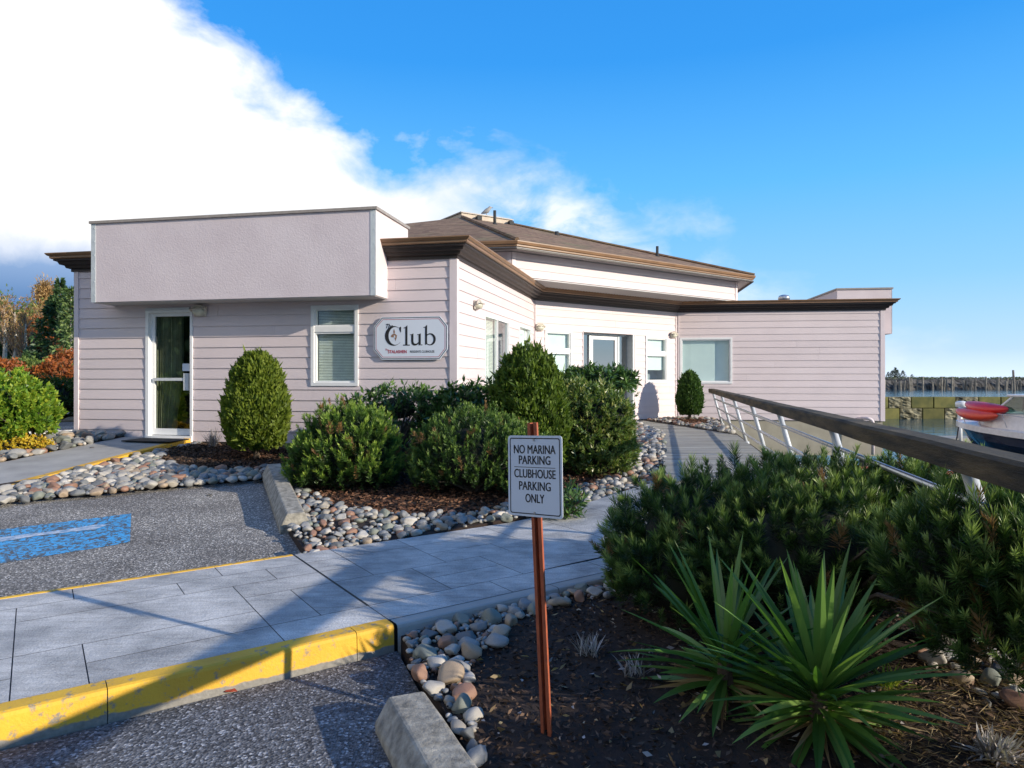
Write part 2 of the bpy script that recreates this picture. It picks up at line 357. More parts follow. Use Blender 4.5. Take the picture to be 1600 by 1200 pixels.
# kerbs
m = bpy.data.materials.new('yellow_kerb'); m.use_nodes = True; nt = m.node_tree; b = nt.nodes['Principled BSDF']; b.inputs['Roughness'].default_value = .7
tc = N(nt, 'ShaderNodeTexCoord'); o = tc.outputs['Object']; sp = N(nt, 'ShaderNodeSeparateXYZ'); nt.links.new(o, sp.inputs[0])
h = math_n(nt, 'ADD', sp.outputs[2], math_n(nt, 'MULTIPLY', math_n(nt, 'SUBTRACT', noise(nt, o, 9, 6), .5), .05))
paint = math_n(nt, 'MULTIPLY_ADD', h, 120, -120*.028, clamp=True)
worn = ramp(nt, noise(nt, o, 14, 9, .7), [(.55, 1.0), (.63, .10)])
yel = mixc(nt, ramp(nt, noise(nt, o, 3, 6), [(.3, 0.0), (.7, 1.0)]), (.62, .33, .03), (.78, .46, .035))
grey = mixc(nt, noise(nt, o, 40, 6), (.13, .12, .10), (.34, .32, .28))
nt.links.new(mixc(nt, math_n(nt, 'MULTIPLY', paint, worn), grey, yel), b.inputs['Base Color'])
bp = N(nt, 'ShaderNodeBump', inp={'Strength': .5, 'Distance': .006}); nt.links.new(noise(nt, o, 70, 6), bp.inputs['Height']); nt.links.new(bp.outputs[0], b.inputs['Normal'])
M['kerb'] = m
def kerb_strip(name, t0, t1, sgn, smax, m, smin=-10, top=.004):
    mb = MB(); s = smin
    while s < smax-.01:
        e = min(s+1.22, smax)
        n = 3
        for q in range(n):
            a = s+(e-s)*q/n+(.002 if q == 0 else 0); bb = s+(e-s)*(q+1)/n-(.002 if q == n-1 else 0)
            pr = [(t1, -.3), (t1, top), (t0+sgn*-.02, top), (t0+sgn*-.006, top-.006), (t0, top-.022), (t0+sgn*.012, -.3)]
            for k in range(len(pr)-1):
                mb.face([W(a, pr[k][0], pr[k][1]), W(bb, pr[k][0], pr[k][1]), W(bb, pr[k+1][0], pr[k+1][1]), W(a, pr[k+1][0], pr[k+1][1])])
        s = e
    return tag(mb.build(name, m, smooth=False), kind='structure')
kerb_strip('kerb', -.10, .012, -1, -.01, M['kerb'])
kerb_strip('kerb', 1.86, 1.80, 1, -.01, M['kerb'])
kerb_strip('kerb', -.10, .004, -1, 5.6, M['cwalk'], .01, top=-.003)
# doorway path
dl = hit(297, 685, HD)
path = [tuple(dl), (-6.22, 8.35), (-6.6, 7.75), (-7.4, 7.5), (-16, 7.2), (-16, 9.3), (-7.9, 9.4), (-7.3, 9.9), (-6.8, 12.12)]
sheet('path', path, HD, M['cwalk'], .6, skirt=.3)
mb = MB(); ed = [Vector(p) for p in path[:5]]
for a, bb in zip(ed[:-1], ed[1:]):
    dd = (bb-a).normalized(); nn = Vector((dd.y, -dd.x))*-1
    for q in range(4):
        p = a+(bb-a)*q/4; r = a+(bb-a)*(q+1)/4
        i0, i1 = p-nn*.10, r-nn*.10; o0, o1 = p+nn*.02, r+nn*.02
        P4_ = [(i0, .004), (i1, .004), (o1, .004), (o0, .004)]
        mb.hexa([(v.x, v.y, HD(v.x, v.y)-.2) for v, z in P4_]+[(v.x, v.y, HD(v.x, v.y)+z) for v, z in P4_])
tag(mb.build('kerb', M['kerb']), kind='structure')
# planting bed ground
bedpoly = [tuple(f0+U*.14), tuple(f0+U*5.9), (2.15, 10), (2.96, 14), (3.1, 18.4), (.5, 16.6), (-.9, 10.95), (-5.2, 11.8), tuple(dl), (-6.3, 8.6), (-6.6, 7.7), pk(-40, 790), pk(0, 787), pk(330, 757), pk(412, 750), pk(452, 836)]
sheet('planting_bed', bedpoly, S, M['mulch'], .25, jit=.012, skirt=.3)
bed2 = [(W0+V2*-.11+U*.03).to_tuple(), (W0+V2*-.11+U*5.4).to_tuple(), (3.5, 7.6), (3.3, 5), (3.4, 0), (1.2, .3), (-.1, 2.6), (-.45, 3.5)]
sheet('planting_bed', bed2, S, M['mulch'], .25, jit=.012, skirt=.3)
sheet('planting_bed', [(3.55, 18.95), (4.8, 19.85), (5.9, 19.6), (4.62, 14.1), (4.1, 16.5)], lambda X, Y: .425, M['mulch'], .5)
pd = lambda x, y, h=HD: tuple(hit(x, y, h))
sheet('planting_bed', [pd(-120, 735), pd(0, 719), pd(120, 696), (-6.85, 12.1), (-7.95, 12.3), (-8.6, 12.6), (-12, 13), (-16, 12), (-16, 9.4)], lambda X, Y: HD(X, Y)+.01, M['mulch'], .3, jit=.012, skirt=.3)
sheet('road', [(-60, 14.6), (-8.6, 14.6), (-8.2, 17.6), (-60, 18.2)], lambda X, Y: .45, M['asphalt2'], 4)
M['gravel'] = PM('pale_gravel', (.50, .46, .38), .9, (.25, .23, .18), 6, 8, 1, 20)
sheet('gravel_verge', [(-60, 21), (-10, 21), (-10, 26), (-60, 27)], lambda X, Y: .47, M['gravel'], 4)
M['lawn'] = PM('lawn', (.17, .16, .05), .9, (.09, .10, .03), 3, 8, .8, 20)
sheet('lawn', [(-70, 29), (-10, 29), (-10, 44), (-70, 44)], lambda X, Y: .47, M['lawn'], 4)

# blue painted bay marking
m = bpy.data.materials.new('blue_road_paint'); m.use_nodes = True; nt = m.node_tree; b = nt.nodes['Principled BSDF']; b.inputs['Roughness'].default_value = .6
tc = N(nt, 'ShaderNodeTexCoord'); o = tc.outputs['Object']
ws = N(nt, 'ShaderNodeVectorMath', operation='ADD'); nt.links.new(o, ws.inputs[0]); nn_ = N(nt, 'ShaderNodeTexNoise', inp={'Scale': 5.0}); nt.links.new(o, nn_.inputs['Vector']); nt.links.new(nn_.outputs['Color'], ws.inputs[1])
vo = N(nt, 'ShaderNodeTexVoronoi', feature='DISTANCE_TO_EDGE', inp={'Scale': 4.2}); nt.links.new(ws.outputs[0], vo.inputs['Vector'])
cr = ramp(nt, vo.outputs['Distance'], [(.02, 0.0), (.06, 1.0)])
wr = ramp(nt, noise(nt, o, 16, 9, .7), [(.43, 0.0), (.50, 1.0)])
k = math_n(nt, 'MULTIPLY', cr, wr)
nt.links.new(mixc(nt, k, (.07, .075, .08), mixc(nt, noise(nt, o, 6, 5), (.03, .30, .62), (.06, .42, .78))), b.inputs['Base Color'])
bp = N(nt, 'ShaderNodeBump', inp={'Strength': .5, 'Distance': .005}); nt.links.new(k, bp.inputs['Height']); nt.links.new(bp.outputs[0], b.inputs['Normal']); M['blue'] = m
M['wpaint'] = PM('white_road_paint', (.55, .60, .66), .7, (.16, .3, .45), 18, 8, .4, 50, contrast=.12)
sheet('parking_marking', [pk(205, 803), pk(203, 848), pk(0, 881), pk(-170, 908), pk(-170, 849), pk(0, 828)], AS, M['blue'], .6, .004)
for pl in ([(172, 820), (150, 828), (60, 838), (0, 848), (-60, 856), (-60, 848), (0, 841), (100, 829), (150, 821)],):
    sheet('parking_marking', [pk(*q) for q in pl], AS, M['wpaint'], .6, .008)

# boardwalk planks
dk = [(1.75, 7.75), (3.27, 7.75), (4.62, 14), (4.12, 16.6), (3.72, 18.8), (3.2, 18.7), (3.06, 14.0)]
mb = MB(); y = 7.72
def clipx(yy):
    r = []
    for i in range(len(dk)):
        a, c = dk[i], dk[(i+1) % len(dk)]
        if (a[1] > yy) != (c[1] > yy): r.append(a[0]+(c[0]-a[0])*(yy-a[1])/(c[1]-a[1]))
    return (min(r), max(r)) if len(r) >= 2 else None
while y < 18.7:
    a = clipx(y+.01); c = clipx(y+.128)
    if a and c:
        z = .42+random.uniform(-.002, .002); e = random.uniform(-.02, .02); v = random.random()
        mb.hexa([(a[0]+e, y, z-.04), (a[1], y, z-.04), (c[1], y+.134, z-.04), (c[0]+e, y+.134, z-.04), (a[0]+e, y, z), (a[1], y, z), (c[1], y+.134, z), (c[0]+e, y+.134, z)], v)
    y += .14
tag(mb.build('boardwalk', M['deck']), kind='structure')
mb = MB()
mb.prism([(x+.03*(1 if x < 3 else -1), y) for x, y in dk], lambda x, y, h: (x, y, h), .2, .375); tag(mb.build('boardwalk_frame', M['timber']), kind='structure')

# ------------------------------------------------------------------ clubhouse
P1, P2, P3, P4, P5 = [Vector(p) for p in ((-7.87, 12.3), (-.9, 10.9), (.534, 16.8), (4.82, 20.0), (10.49, 19.27))]
P6, P7, P8 = Vector((11.75, 29.0)), Vector((1.5, 33)), Vector((-4.7, 28.0))
club = thing('clubhouse', 'pale pink lap-sided clubhouse with brown shingled roof and boxed parapets beside the marina', 'building', (2, 20, .4))
ZT = 3.55
class Wall:
    def __init__(s, P, Q, zb, zt=ZT):
        s.P = Vector(P); s.Q = Vector(Q); s.L = (s.Q-s.P).length; s.u = (s.Q-s.P)/s.L; s.n = Vector((s.u.y, -s.u.x)); s.zb = zb; s.zt = zt; s.ops = []
    def pt(s, t, z, o=0): p = s.P+s.u*t+s.n*o; return (p.x, p.y, z)
    def box(s, mb, t0, t1, z0, z1, o0, o1, v=.5):
        mb.hexa([s.pt(t0, z0, o1), s.pt(t1, z0, o1), s.pt(t1, z0, o0), s.pt(t0, z0, o0), s.pt(t0, z1, o1), s.pt(t1, z1, o1), s.pt(t1, z1, o0), s.pt(t0, z1, o0)], v)
    def tx(s, px, o=0):
        P = s.P+s.n*o; k = (px-800)/F; return (k*P.y-P.x)/(s.u.x-k*s.u.y)
    def at(s, px, py, o=0):
        t = s.tx(px, o); p = s.P+s.n*o+s.u*t; return t, EYE-(py-590)/F*p.y
    def siding(s, exp=.18, th=.019):
        mb = MB(); z = s.zb
        while z < s.zt-.01:
            z1 = min(z+exp, s.zt)
            joints = sorted([s.L*random.random() for _ in range(max(1, int(s.L/4)))]) if random.random() < .8 else []
            cuts = sorted(set([z, z1]+[c for o in s.ops for c in (o[2], o[3]) if z < c < z1]))
            v = random.random()
            for ca, cb in zip(cuts[:-1], cuts[1:]):
                mid = (ca+cb)/2; iv = [(0, s.L)]
                for o in s.ops:
                    if o[2] < mid < o[3]:
                        nv = []
                        for a, b in iv:
                            if o[1] <= a or o[0] >= b: nv.append((a, b)); continue
                            if o[0] > a: nv.append((a, o[0]))
                            if o[1] < b: nv.append((o[1], b))
                        iv = nv
                fa = th-(th-.004)*(ca-z)/exp; fb = th-(th-.004)*(cb-z)/exp
                for a, b in iv:
                    pts = [a]+[j for j in joints if a+.15 < j < b-.15]+[b]
                    for q in range(len(pts)-1):
                        x0 = pts[q]+(.0012 if q else 0); x1 = pts[q+1]-(.0012 if q < len(pts)-2 else 0)
                        mb.hexa([s.pt(x0, ca, fa), s.pt(x1, ca, fa), s.pt(x1, ca, -.14), s.pt(x0, ca, -.14), s.pt(x0, cb, fb), s.pt(x1, cb, fb), s.pt(x1, cb, -.14), s.pt(x0, cb, -.14)],
                                min(1, max(0, v*.6+.2+(.25*math.sin(q*7+ca*9) if q else 0))))
            z = z1
        mb.build('wall', M['siding'], club)
WA = Wall(P1, P2, .5); WB = Wall(P2, P3, .5); WC = Wall(P3, P4, .435); WD = Wall(P4, P5, .38)
WE = Wall(P5, P6, .38); WF = Wall(P6, P7, .4); WG = Wall(P7, P8, .4); WH = Wall(P8, P1, .5)

def window(wl, x0, x1, y0, y1, kind, split=.3, inner='blind', refy=None):
    """opening from the wall's own left / right / top / bottom"""
    t0 = wl.tx(x0); t1 = wl.tx(x1); xm = (x0+x1)/2
    z1 = wl.at(refy if refy is not None else xm, y0)[1]; z0 = wl.at(refy if refy is not None else xm, y1)[1]
    wl.ops.append((t0, t1, z0, z1)); fw = .055 if wl is not WB else .04; pr = .034 if wl is not WB else .012
    root = MB()
    wl.box(root, t0, t0+fw, z0, z1, -.12, pr); wl.box(root, t1-fw, t1, z0, z1, -.12, pr)
    wl.box(root, t0+fw, t1-fw, z1-fw, z1, -.12, pr); wl.box(root, t0+fw, t1-fw, z0, z0+fw, -.12, pr)
    panes = []
    if kind == 'transom':
        zs = z1-(z1-z0)*split; wl.box(root, t0+fw, t1-fw, zs-.055, zs+.035, -.12, .022)
        panes = [(t0+fw, t1-fw, zs+.035, z1-fw), (t0+fw, t1-fw, z0+fw, zs-.055)]
    elif kind == 'slider':
        ts = t0+(t1-t0)*split; wl.box(root, ts-.018, ts+.018, z0+fw, z1-fw, -.06, .0)
        panes = [(t0+fw, ts-.03, z0+fw, z1-fw), (ts+.03, t1-fw, z0+fw, z1-fw)]
    else: panes = [(t0+fw, t1-fw, z0+fw, z1-fw)]
    win = root.build('window', M['white'], club)
    for k, (a, b, c, d) in enumerate(panes):
        sash = MB(); g = .028 if wl is not WB else .018
        o9 = .008 if wl is not WB else -.01; wl.box(sash, a, a+g, c, d, -.06, o9); wl.box(sash, b-g, b, c, d, -.06, o9); wl.box(sash, a+g, b-g, d-g, d, -.06, .008); wl.box(sash, a+g, b-g, c, c+g, -.06, .008)
        sash.build('sash', M['white'], win)
        p = MB(); p.face([wl.pt(a+g, c+g, -.03), wl.pt(b-g, c+g, -.03), wl.pt(b-g, d-g, -.03), wl.pt(a+g, d-g, -.03)]); p.build('pane', GL, win)
        st = inner if isinstance(inner, str) else inner[k]
        bl = MB()
        if st == 'blind':
            z = c+g
            while z < d-g:
                bl.face([wl.pt(a+g, z, -.085), wl.pt(b-g, z, -.085), wl.pt(b-g, z+.021, -.098), wl.pt(a+g, z+.021, -.098)]); z += .026
            bl.build('blind', M['blind'], win)
        elif st == 'shade':
            wl.box(bl, a, b, c, d, -.10, -.095); bl.build('shade', M['shade'], win)
        elif st == 'halfshade':
            wl.box(bl, a, b, c+(d-c)*.42, d, -.10, -.095); bl.build('shade', M['shade'], win)
        elif st == 'partshade':
            wl.box(bl, a, a+(b-a)*.7, c, d, -.10, -.095); wl.box(bl, a+(b-a)*.7, b, c, d, -.15, -.145, .3); bl.build('shade', M['shade'], win)
    bk = MB(); wl.box(bk, t0-.02, t1+.02, z0-.02, z1+.02, -.42, -.40); wl.box(bk, t0-.02, t0-.005, z0-.02, z1+.02, -.40, -.145); wl.box(bk, t1+.005, t1+.02, z0-.02, z1+.02, -.40, -.145); wl.box(bk, t0, t1, z0-.02, z0-.005, -.40, -.145); bk.build('reveal', M['room'] if inner != 'blind' else M['dark'], win)  # backing box behind the glass, its colour standing in for a dim room
    return win
window(WA, 487, 560.5, 477, 603, 'transom', .29)
window(WB, 757, 795, 489, 615, 'slider', .52, ('blind', 'none'), refy=757)
window(WB, 811, 829.5, 506, 592, 'fixed', inner='shade', refy=811)
window(WC, 851, 893, 516, 604, 'transom', .36, 'shade')
window(WC, 1008, 1042, 526, 598, 'transom', .36, ('shade', 'halfshade'))
window(WD, 1062, 1144, 527.5, 599.5, 'fixed', inner='partshade')

# glazed door on the left front
t0, t1 = WA.tx(229), WA.tx(302); z1 = WA.at(265, 484)[1]; z0 = .585
WA.ops.append((t0, t1, z0-.1, z1)); fr = MB()
WA.box(fr, t0, t0+.06, z0, z1, -.14, .03); WA.box(fr, t1-.045, t1, z0, z1, -.14, .03); WA.box(fr, t0+.06, t1-.045, z1-.05, z1, -.14, .03); WA.box(fr, t0, t1, z0-.1, z0, -.14, .05)
door = fr.build('door', M['white'], club)
a, b, c, d = t0+.06, t1-.045, z0+.01, z1-.05
lf = MB(); WA.box(lf, a, a+.06, c, d, -.10, -.055); WA.box(lf, b-.055, b, c, d, -.10, -.055); WA.box(lf, a+.06, b-.055, d-.06, d, -.10, -.055); WA.box(lf, a+.06, b-.055, c, c+.11, -.10, -.055)
lf.build('door_leaf', M['white'], door)
gl = MB(); gl.face([WA.pt(a+.06, c+.11, -.078), WA.pt(b-.055, c+.11, -.078), WA.pt(b-.055, d-.06, -.078), WA.pt(a+.06, d-.06, -.078)]); gl.build('glass', GLD, door)
pb = MB(); WA.box(pb, a+.06, b-.1, c+.95, c+1.0, -.045, -.015); pb.build('push_bar', M['alu'], door)
hd = MB(); WA.box(hd, b-.16, b-.06, c+.78, c+1.08, -.055, -.005); hd.build('handle', M['alu'], door, bevel=.008)
pp = MB(); WA.box(pp, b-.22, b-.08, c+1.12, c+1.25, -.072, -.07); pp.build('notice', M['signw'], door)
cu = MB(); n = 46
for k in range(n):
    for (s0_, s1_) in ((.0, 1.0),):
        xa, xb = a+(b-a)*k/n*.62+.02, a+(b-a)*(k+1)/n*.62+.02
        f = lambda q: -.19+.035*math.sin(q*1.25)+.012*math.sin(q*2.9)
        tp = lambda x, z: a+(x-a)*(1-.25*math.exp(-((z-c-.2)/.5)**2))
        rows = [c+.02+(d-c-.02)*j/8 for j in range(9)]
        for za, zb in zip(rows[:-1], rows[1:]):
            cu.face([WA.pt(tp(xa, za), za, f(k)), WA.pt(tp(xb, za), za, f(k+1)), WA.pt(tp(xb, zb), zb, f(k+1)), WA.pt(tp(xa, zb), zb, f(k))])
cu.build('curtain', M['curtain'], door, smooth=True)
bk = MB(); WA.box(bk, t0-.3, t1+.3, z0-.1, z1+.1, -.9, -.88); WA.box(bk, t0-.3, t0-.28, z0-.1, z1+.1, -.88, -.15); WA.box(bk, t1+.28, t1+.3, z0-.1, z1+.1, -.88, -.15); bk.build('inner_wall', M['dark'], door)  # dark panels painted as the unlit room behind the door
cl = MB(); WA.box(cl, a-.04, b+.0, z1-.015, z1+.03, .0, .055); cl.build('closer_housing', M['alu'], door)
# entrance door with sidelights
t0, t1 = WC.tx(911), WC.tx(990); z1 = WC.at(950, 521)[1]; z0 = .44
WC.ops.append((t0, t1, z0, z1)); ts1, ts2 = WC.tx(927), WC.tx(972)
fr = MB()
for x, wd in ((t0, .04), (ts1, .05), (ts2, .05), (t1-.05, .05)): WC.box(fr, x, x+wd, z0, z1, -.24, -.15 if x != t1-.05 else .02)
WC.box(fr, t0+.04, t1-.05, z1-.05, z1, -.24, -.15); WC.box(fr, t0+.04, t1-.05, z0, z0+.04, -.24, -.15)
door = fr.build('entrance_door', M['metalw'], club)
for (a, b, name, g) in ((ts1+.05, ts2, 'door_leaf', .10),):
    lf = MB(); c, d = z0+.05, z1-.06
    WC.box(lf, a, a+g, c, d, -.22, -.17); WC.box(lf, b-g, b, c, d, -.22, -.17); WC.box(lf, a+g, b-g, d-g, d, -.22, -.17); WC.box(lf, a+g, b-g, c, c+.2, -.22, -.17); lf.build(name, M['white'], door)
    gl = MB(); gl.face([WC.pt(a+g, c+.2, -.195), WC.pt(b-g, c+.2, -.195), WC.pt(b-g, d-g, -.195), WC.pt(a+g, d-g, -.195)]); gl.build('glass', GLE, door)
    hd = MB(); hd.tube([WC.pt(b-.06, z0+.95, -.17), WC.pt(b-.06, z0+.95, -.11), WC.pt(b-.06, z0+1.25, -.11), WC.pt(b-.06, z0+1.25, -.17)], .012); hd.build('handle', M['steel'], door, smooth=True)
for a, b in ((t0+.04, ts1), (ts2+.05, t1-.05)):
    gl = MB(); gl.face([WC.pt(a, z0+.04, -.195), WC.pt(b, z0+.04, -.195), WC.pt(b, z1-.05, -.195), WC.pt(a, z1-.05, -.195)]); gl.build('sidelight', GLE, door)
bk = MB(); WC.box(bk, t0-.5, t1+.5, z0-.02, z1+.05, -2.2, -2.18); WC.box(bk, t0-.5, t1+.5, z0-.04, z0-.0, -2.2, -.25); bk.build('inner_wall', M['room'], door)
dk_ = MB(); WC.box(dk_, t0+.5, t1-.8, z0+.9, z0+1.75, -2.17, -2.14); dk_.build('inner_window', PM('dim_blue_glass', (.35, .50, .62), .3), door)
rv = MB(); WC.box(rv, t0-.02, t0, z0, z1, -.25, .025); WC.box(rv, t1, t1+.035, z0, z1, -.25, .03); WC.box(rv, t0, t1, z1, z1+.03, -.25, .03); rv.build('door_casing', M['trim'], door)

for wl in (WA, WB, WC, WD): wl.siding(.19 if wl is WD else .18)
for wl in (WE, WF, WG, WH): wl.siding()
# corner boards
def cboard(wl, t0, t1, o1=.03, zt=None):
    mb = MB(); wl.box(mb, t0, t1, wl.zb-.01, (zt or wl.zt)-.003, -.05, o1); mb.build('corner_board', M['trim'], club)
cboard(WA, -.0, .09); cboard(WA, WA.L-.09, WA.L+.002); cboard(WB, -.028, .09); cboard(WB, WB.L-.05, WB.L-.02); cboard(WC, .03, .06)
cboard(WC, WC.L-.07, WC.L-.03); cboard(WD, .03, .08); cboard(WD, WD.L-.09, WD.L+.0); cboard(WE, -.026, .09)
# foundation
def inset(poly, d):
    out = []; n = len(poly)
    for i in range(n):
        a, b, c = poly[i-1], poly[i], poly[(i+1) % n]
        u1 = (b-a).normalized(); u2 = (c-b).normalized(); n1 = Vector((u1.y, -u1.x)); n2 = Vector((u2.y, -u2.x))
        m = (n1+n2); m = m/max(1e-6, m.dot(n1)); out.append(b+m*d)
    return out
FP = [P1, P2, P3, P4, P5, P6, P7, P8]
def ringslab(mb, poly, z0, z1):
    mb.prism([(p.x, p.y) for p in poly], lambda x, y, h: (x, y, h), z0, z1)
mb = MB(); ringslab(mb, inset(FP, -.02), -.62, .37); mb.build('foundation', M['found'], club)
for wl in (WA, WB, WC):
    mb = MB(); wl.box(mb, .02, wl.L-.02, .2, wl.zb-.004, -.1, -.012); mb.build('foundation_wall', M['found'], club)
mb = MB()
for k in range(4):
    for q in range(3):
        p = WD.P+WD.u*(.6+k*1.6)-WD.n*(.5+q*2.5); mb = MB(); mb.tube([(p.x, p.y, -3), (p.x, p.y, -.6)], .15, 10); mb.build('foundation_pile', M['pile'], club)
# floor/ceiling lid of the low wings, cornice and gutter
mb = MB(); ringslab(mb, inset(FP, -.05), 3.56, 3.76); mb.build('low_roof', M['cap'], club)
def sweep(prof, poly, name, m):
    rings = []; mb = MB()
    for o, z in prof: rings.append([(p.x, p.y, z) for p in inset(poly, o)])
    n = len(poly); k = len(prof)
    for i in range(n):
        for j in range(k): mb.face([rings[j][i], rings[j][(i+1) % n], rings[(j+1) % k][(i+1) % n], rings[(j+1) % k][i]])
    return mb.build(name, m, club)
sweep([(-.02, 3.50), (.045, 3.50), (.045, 3.545), (.10, 3.56), (.115, 3.60), (.17, 3.615), (.19, 3.66), (.235, 3.675), (.235, 3.70), (-.02, 3.70)], FP, 'cornice', M['dbrown'])
sweep([(.02, 3.702), (.255, 3.702), (.275, 3.715), (.275, 3.745), (.30, 3.755), (.325, 3.785), (.325, 3.80), (.02, 3.80)], FP, 'gutter', M['bronze'])
# parapet boxes
def parapet(wl, t0, t1, o1, z0, z1, back):
    bx = MB(); wl.box(bx, t0, t1, z0, z1, -back, o1); par = bx.build('parapet', M['stucco'], club)
    cp = MB(); wl.box(cp, t0-.03, t1+.03, z1+.001, z1+.045, -back-.03, o1+.03); cp.build('cap', M['cap'], par)
    st = MB()
    for a, b in ((t0-.004, t0+.085), (t1-.085, t1+.004)):
        wl.box(st, a, b, z0-.004, z1, o1, o1+.006)
        for q in range(6): p = wl.pt((a+b)/2+.02, z0+.12+q*(z1-z0-.2)/5, o1+.006); st.box((p[0], p[1], p[2]), (.02, .01, .02), wl.u)
    st.build('corner_strip', M['metalw'], par)
    so = MB(); wl.box(so, t0+.02, t1-.02, z0-.012, z0-.002, .03, o1-.02); so.build('soffit', M['soffit'], par)
    return par
parapet(WA, WA.tx(143, .5), WA.tx(587, .5), .5, 2.885, 4.22, .95)
parapet(WE, .75, 8.0, .52, 2.885, 4.19, 1.0)
# upper storey: octagon
E1 = Vector((.11, 14.46)); E2 = Vector((6.93, 19.5)); side = E2-E1; Ls = side.length; OC = [E1, E2]; dvec = side.normalized()
for k in range(6):
    c_, s_ = math.cos(R(45)), math.sin(R(45)); dvec = Vector((dvec.x*c_-dvec.y*s_, dvec.x*s_+dvec.y*c_)); OC.append(OC[-1]+dvec*Ls)
UW = inset(OC, -.46)
for i in range(8):
    wl = Wall(UW[i], UW[(i+1) % 8], 3.83, 4.36)
    z_ = wl.zb; wl.siding(.178, .018)
    cb_ = MB(); wl.box(cb_, 0, .09, 3.825, 4.355, -.05, .028); wl.box(cb_, wl.L-.09, wl.L, 3.825, 4.355, -.05, .028); cb_.build('corner_board', M['trim'], club)
# boarded soffits
M['soff2'] = PM('boarded_soffit', (.55, .53, .53), .6, (.50, .48, .48), 2)
mb = MB(); ringslab(mb, inset(UW, -.005), 3.80, 3.822); mb.build('soffit', M['soff2'], club)
sf = MB()
u8 = (E2-E1).normalized(); n8 = Vector((u8.y, -u8.x)); L8 = (UW[1]-UW[0]).length
for k in range(int(L8/.1)):
    p = UW[0]+u8*(k*.1+.05)-n8*.75; sf.box((p.x, p.y, 3.796), (.012, 1.5, .008), u8)
sf.build('soffit_batten', M['soffit'], club)
mb = MB(); ringslab(mb, inset(OC, -.05), 4.372, 4.386); mb.build('eave_soffit', M['soffit'], club)
sweep([(-.08, 4.33), (-.02, 4.33), (-.02, 4.36), (-.08, 4.36)], OC, 'eave_strip', M['dbrown'])
sweep([(-.09, 4.388), (-.03, 4.388), (-.02, 4.40), (-.02, 4.43), (.01, 4.44), (.03, 4.49), (.03, 4.51), (-.09, 4.51)], OC, 'eave_gutter', M['bronze'])
# shingled roof
m = bpy.data.materials.new('shingles'); m.use_nodes = True; nt = m.node_tree; b = nt.nodes['Principled BSDF']; b.inputs['Roughness'].default_value = .9
tc = N(nt, 'ShaderNodeTexCoord'); o = tc.outputs['Object']; sp = N(nt, 'ShaderNodeSeparateXYZ'); nt.links.new(o, sp.inputs[0])
mp = N(nt, 'ShaderNodeMapping', inp={'Scale': (5, 5, 30)}); nt.links.new(o, mp.inputs[0])
vo = N(nt, 'ShaderNodeTexVoronoi', inp={'Scale': 1.0}); nt.links.new(mp.outputs[0], vo.inputs['Vector']); sc_ = N(nt, 'ShaderNodeSeparateColor'); nt.links.new(vo.outputs['Color'], sc_.inputs[0])
base = ramp(nt, sc_.outputs[0], [(0, (.13, .075, .045)), (.5, (.20, .125, .075)), (1, (.28, .185, .11))])
fr_ = math_n(nt, 'FRACT', math_n(nt, 'MULTIPLY', sp.outputs[2], 24))
base = mixc(nt, ramp(nt, fr_, [(0, .55), (.16, 0.0)]), base, (.05, .035, .025))
base = mixc(nt, ramp(nt, noise(nt, o, .9, 8, .65), [(.52, 0.0), (.7, .6)]), base, (.13, .14, .06))
nt.links.new(base, b.inputs['Base Color']); bp = N(nt, 'ShaderNodeBump', inp={'Strength': .6, 'Distance': .02}); nt.links.new(fr_, bp.inputs['Height']); nt.links.new(bp.outputs[0], b.inputs['Normal']); M['shingle'] = m
T1 = Vector((-1.53, 21.05)); T2 = Vector((.05, 22.1)); ZR = 6.54
RP = inset(OC, .0); top = [T1, T2, Vector((1.0, 24.0)), Vector((.3, 26)), Vector((-1.5, 27)), Vector((-3.6, 26.5)), Vector((-4.0, 24.2)), Vector((-2.3, 21.6))]
zt = [ZR]*7+[ZR-.1]; mb = MB()
for i in range(8):
    j = (i+1) % 8
    e0, e1 = RP[i], RP[j]
    mb.face([(e0.x, e0.y, 4.505), (e1.x, e1.y, 4.505), (top[j].x, top[j].y, zt[j]), (top[i].x, top[i].y, zt[i])])
mb.face([(p.x, p.y, z) for p, z in zip(top, zt)])
roof = mb.build('roof', M['shingle'], club)
hp = MB()
for i in range(8):
    a = Vector((RP[i].x, RP[i].y, 4.53)); b = Vector((top[i].x, top[i].y, zt[i]+.02)); hp.tube([a, b], .05, 6)
hp.build('hip_cap', M['shingle'], roof)
uc = (T2-T1).normalized(); nc = Vector((uc.y, -uc.x))
cu = MB(); mid = T1+uc*.93-nc*.9; cu.box((mid.x, mid.y, 6.58), (1.86, 1.7, .24), uc); cup = cu.build('roof_curb', PM('curb_siding', (.55, .46, .36), .7), roof)
cc = MB(); cc.box((mid.x, mid.y, 6.712), (1.94, 1.78, .035), uc); cc.build('cap', M['cap'], cup)
vb = MB()
for q in (.55, 1.75): p = T1+uc*q+nc*.06; vb.box((p.x, p.y, 6.57), (.16, .14, .12), uc)
vb.build('roof_vent', M['dark'], roof)
def roofz(X, Y):   # height on the front right roof face
    d_ = -((Vector((X, Y))-E1).dot(n8)); dT = -((T1-E1).dot(n8)); return 4.505+(ZR-4.505)*d_/dT
for px_, Y_, hh, rr in ((773, 20.3, .42, .045), (1027, 19.9, .3, .04), (870, 20.9, .13, .06)):
    X_ = (px_-800)/F*Y_; z_ = roofz(X_, Y_); mb = MB(); mb.tube([(X_, Y_, z_-.1), (X_, Y_, z_+hh)], rr, 10); mb.tube([(X_, Y_, z_-.02), (X_, Y_, z_+.05)], [rr*2.2, rr*1.1], 10)
    mb.build('vent_pipe', M['dark'], roof, smooth=True)
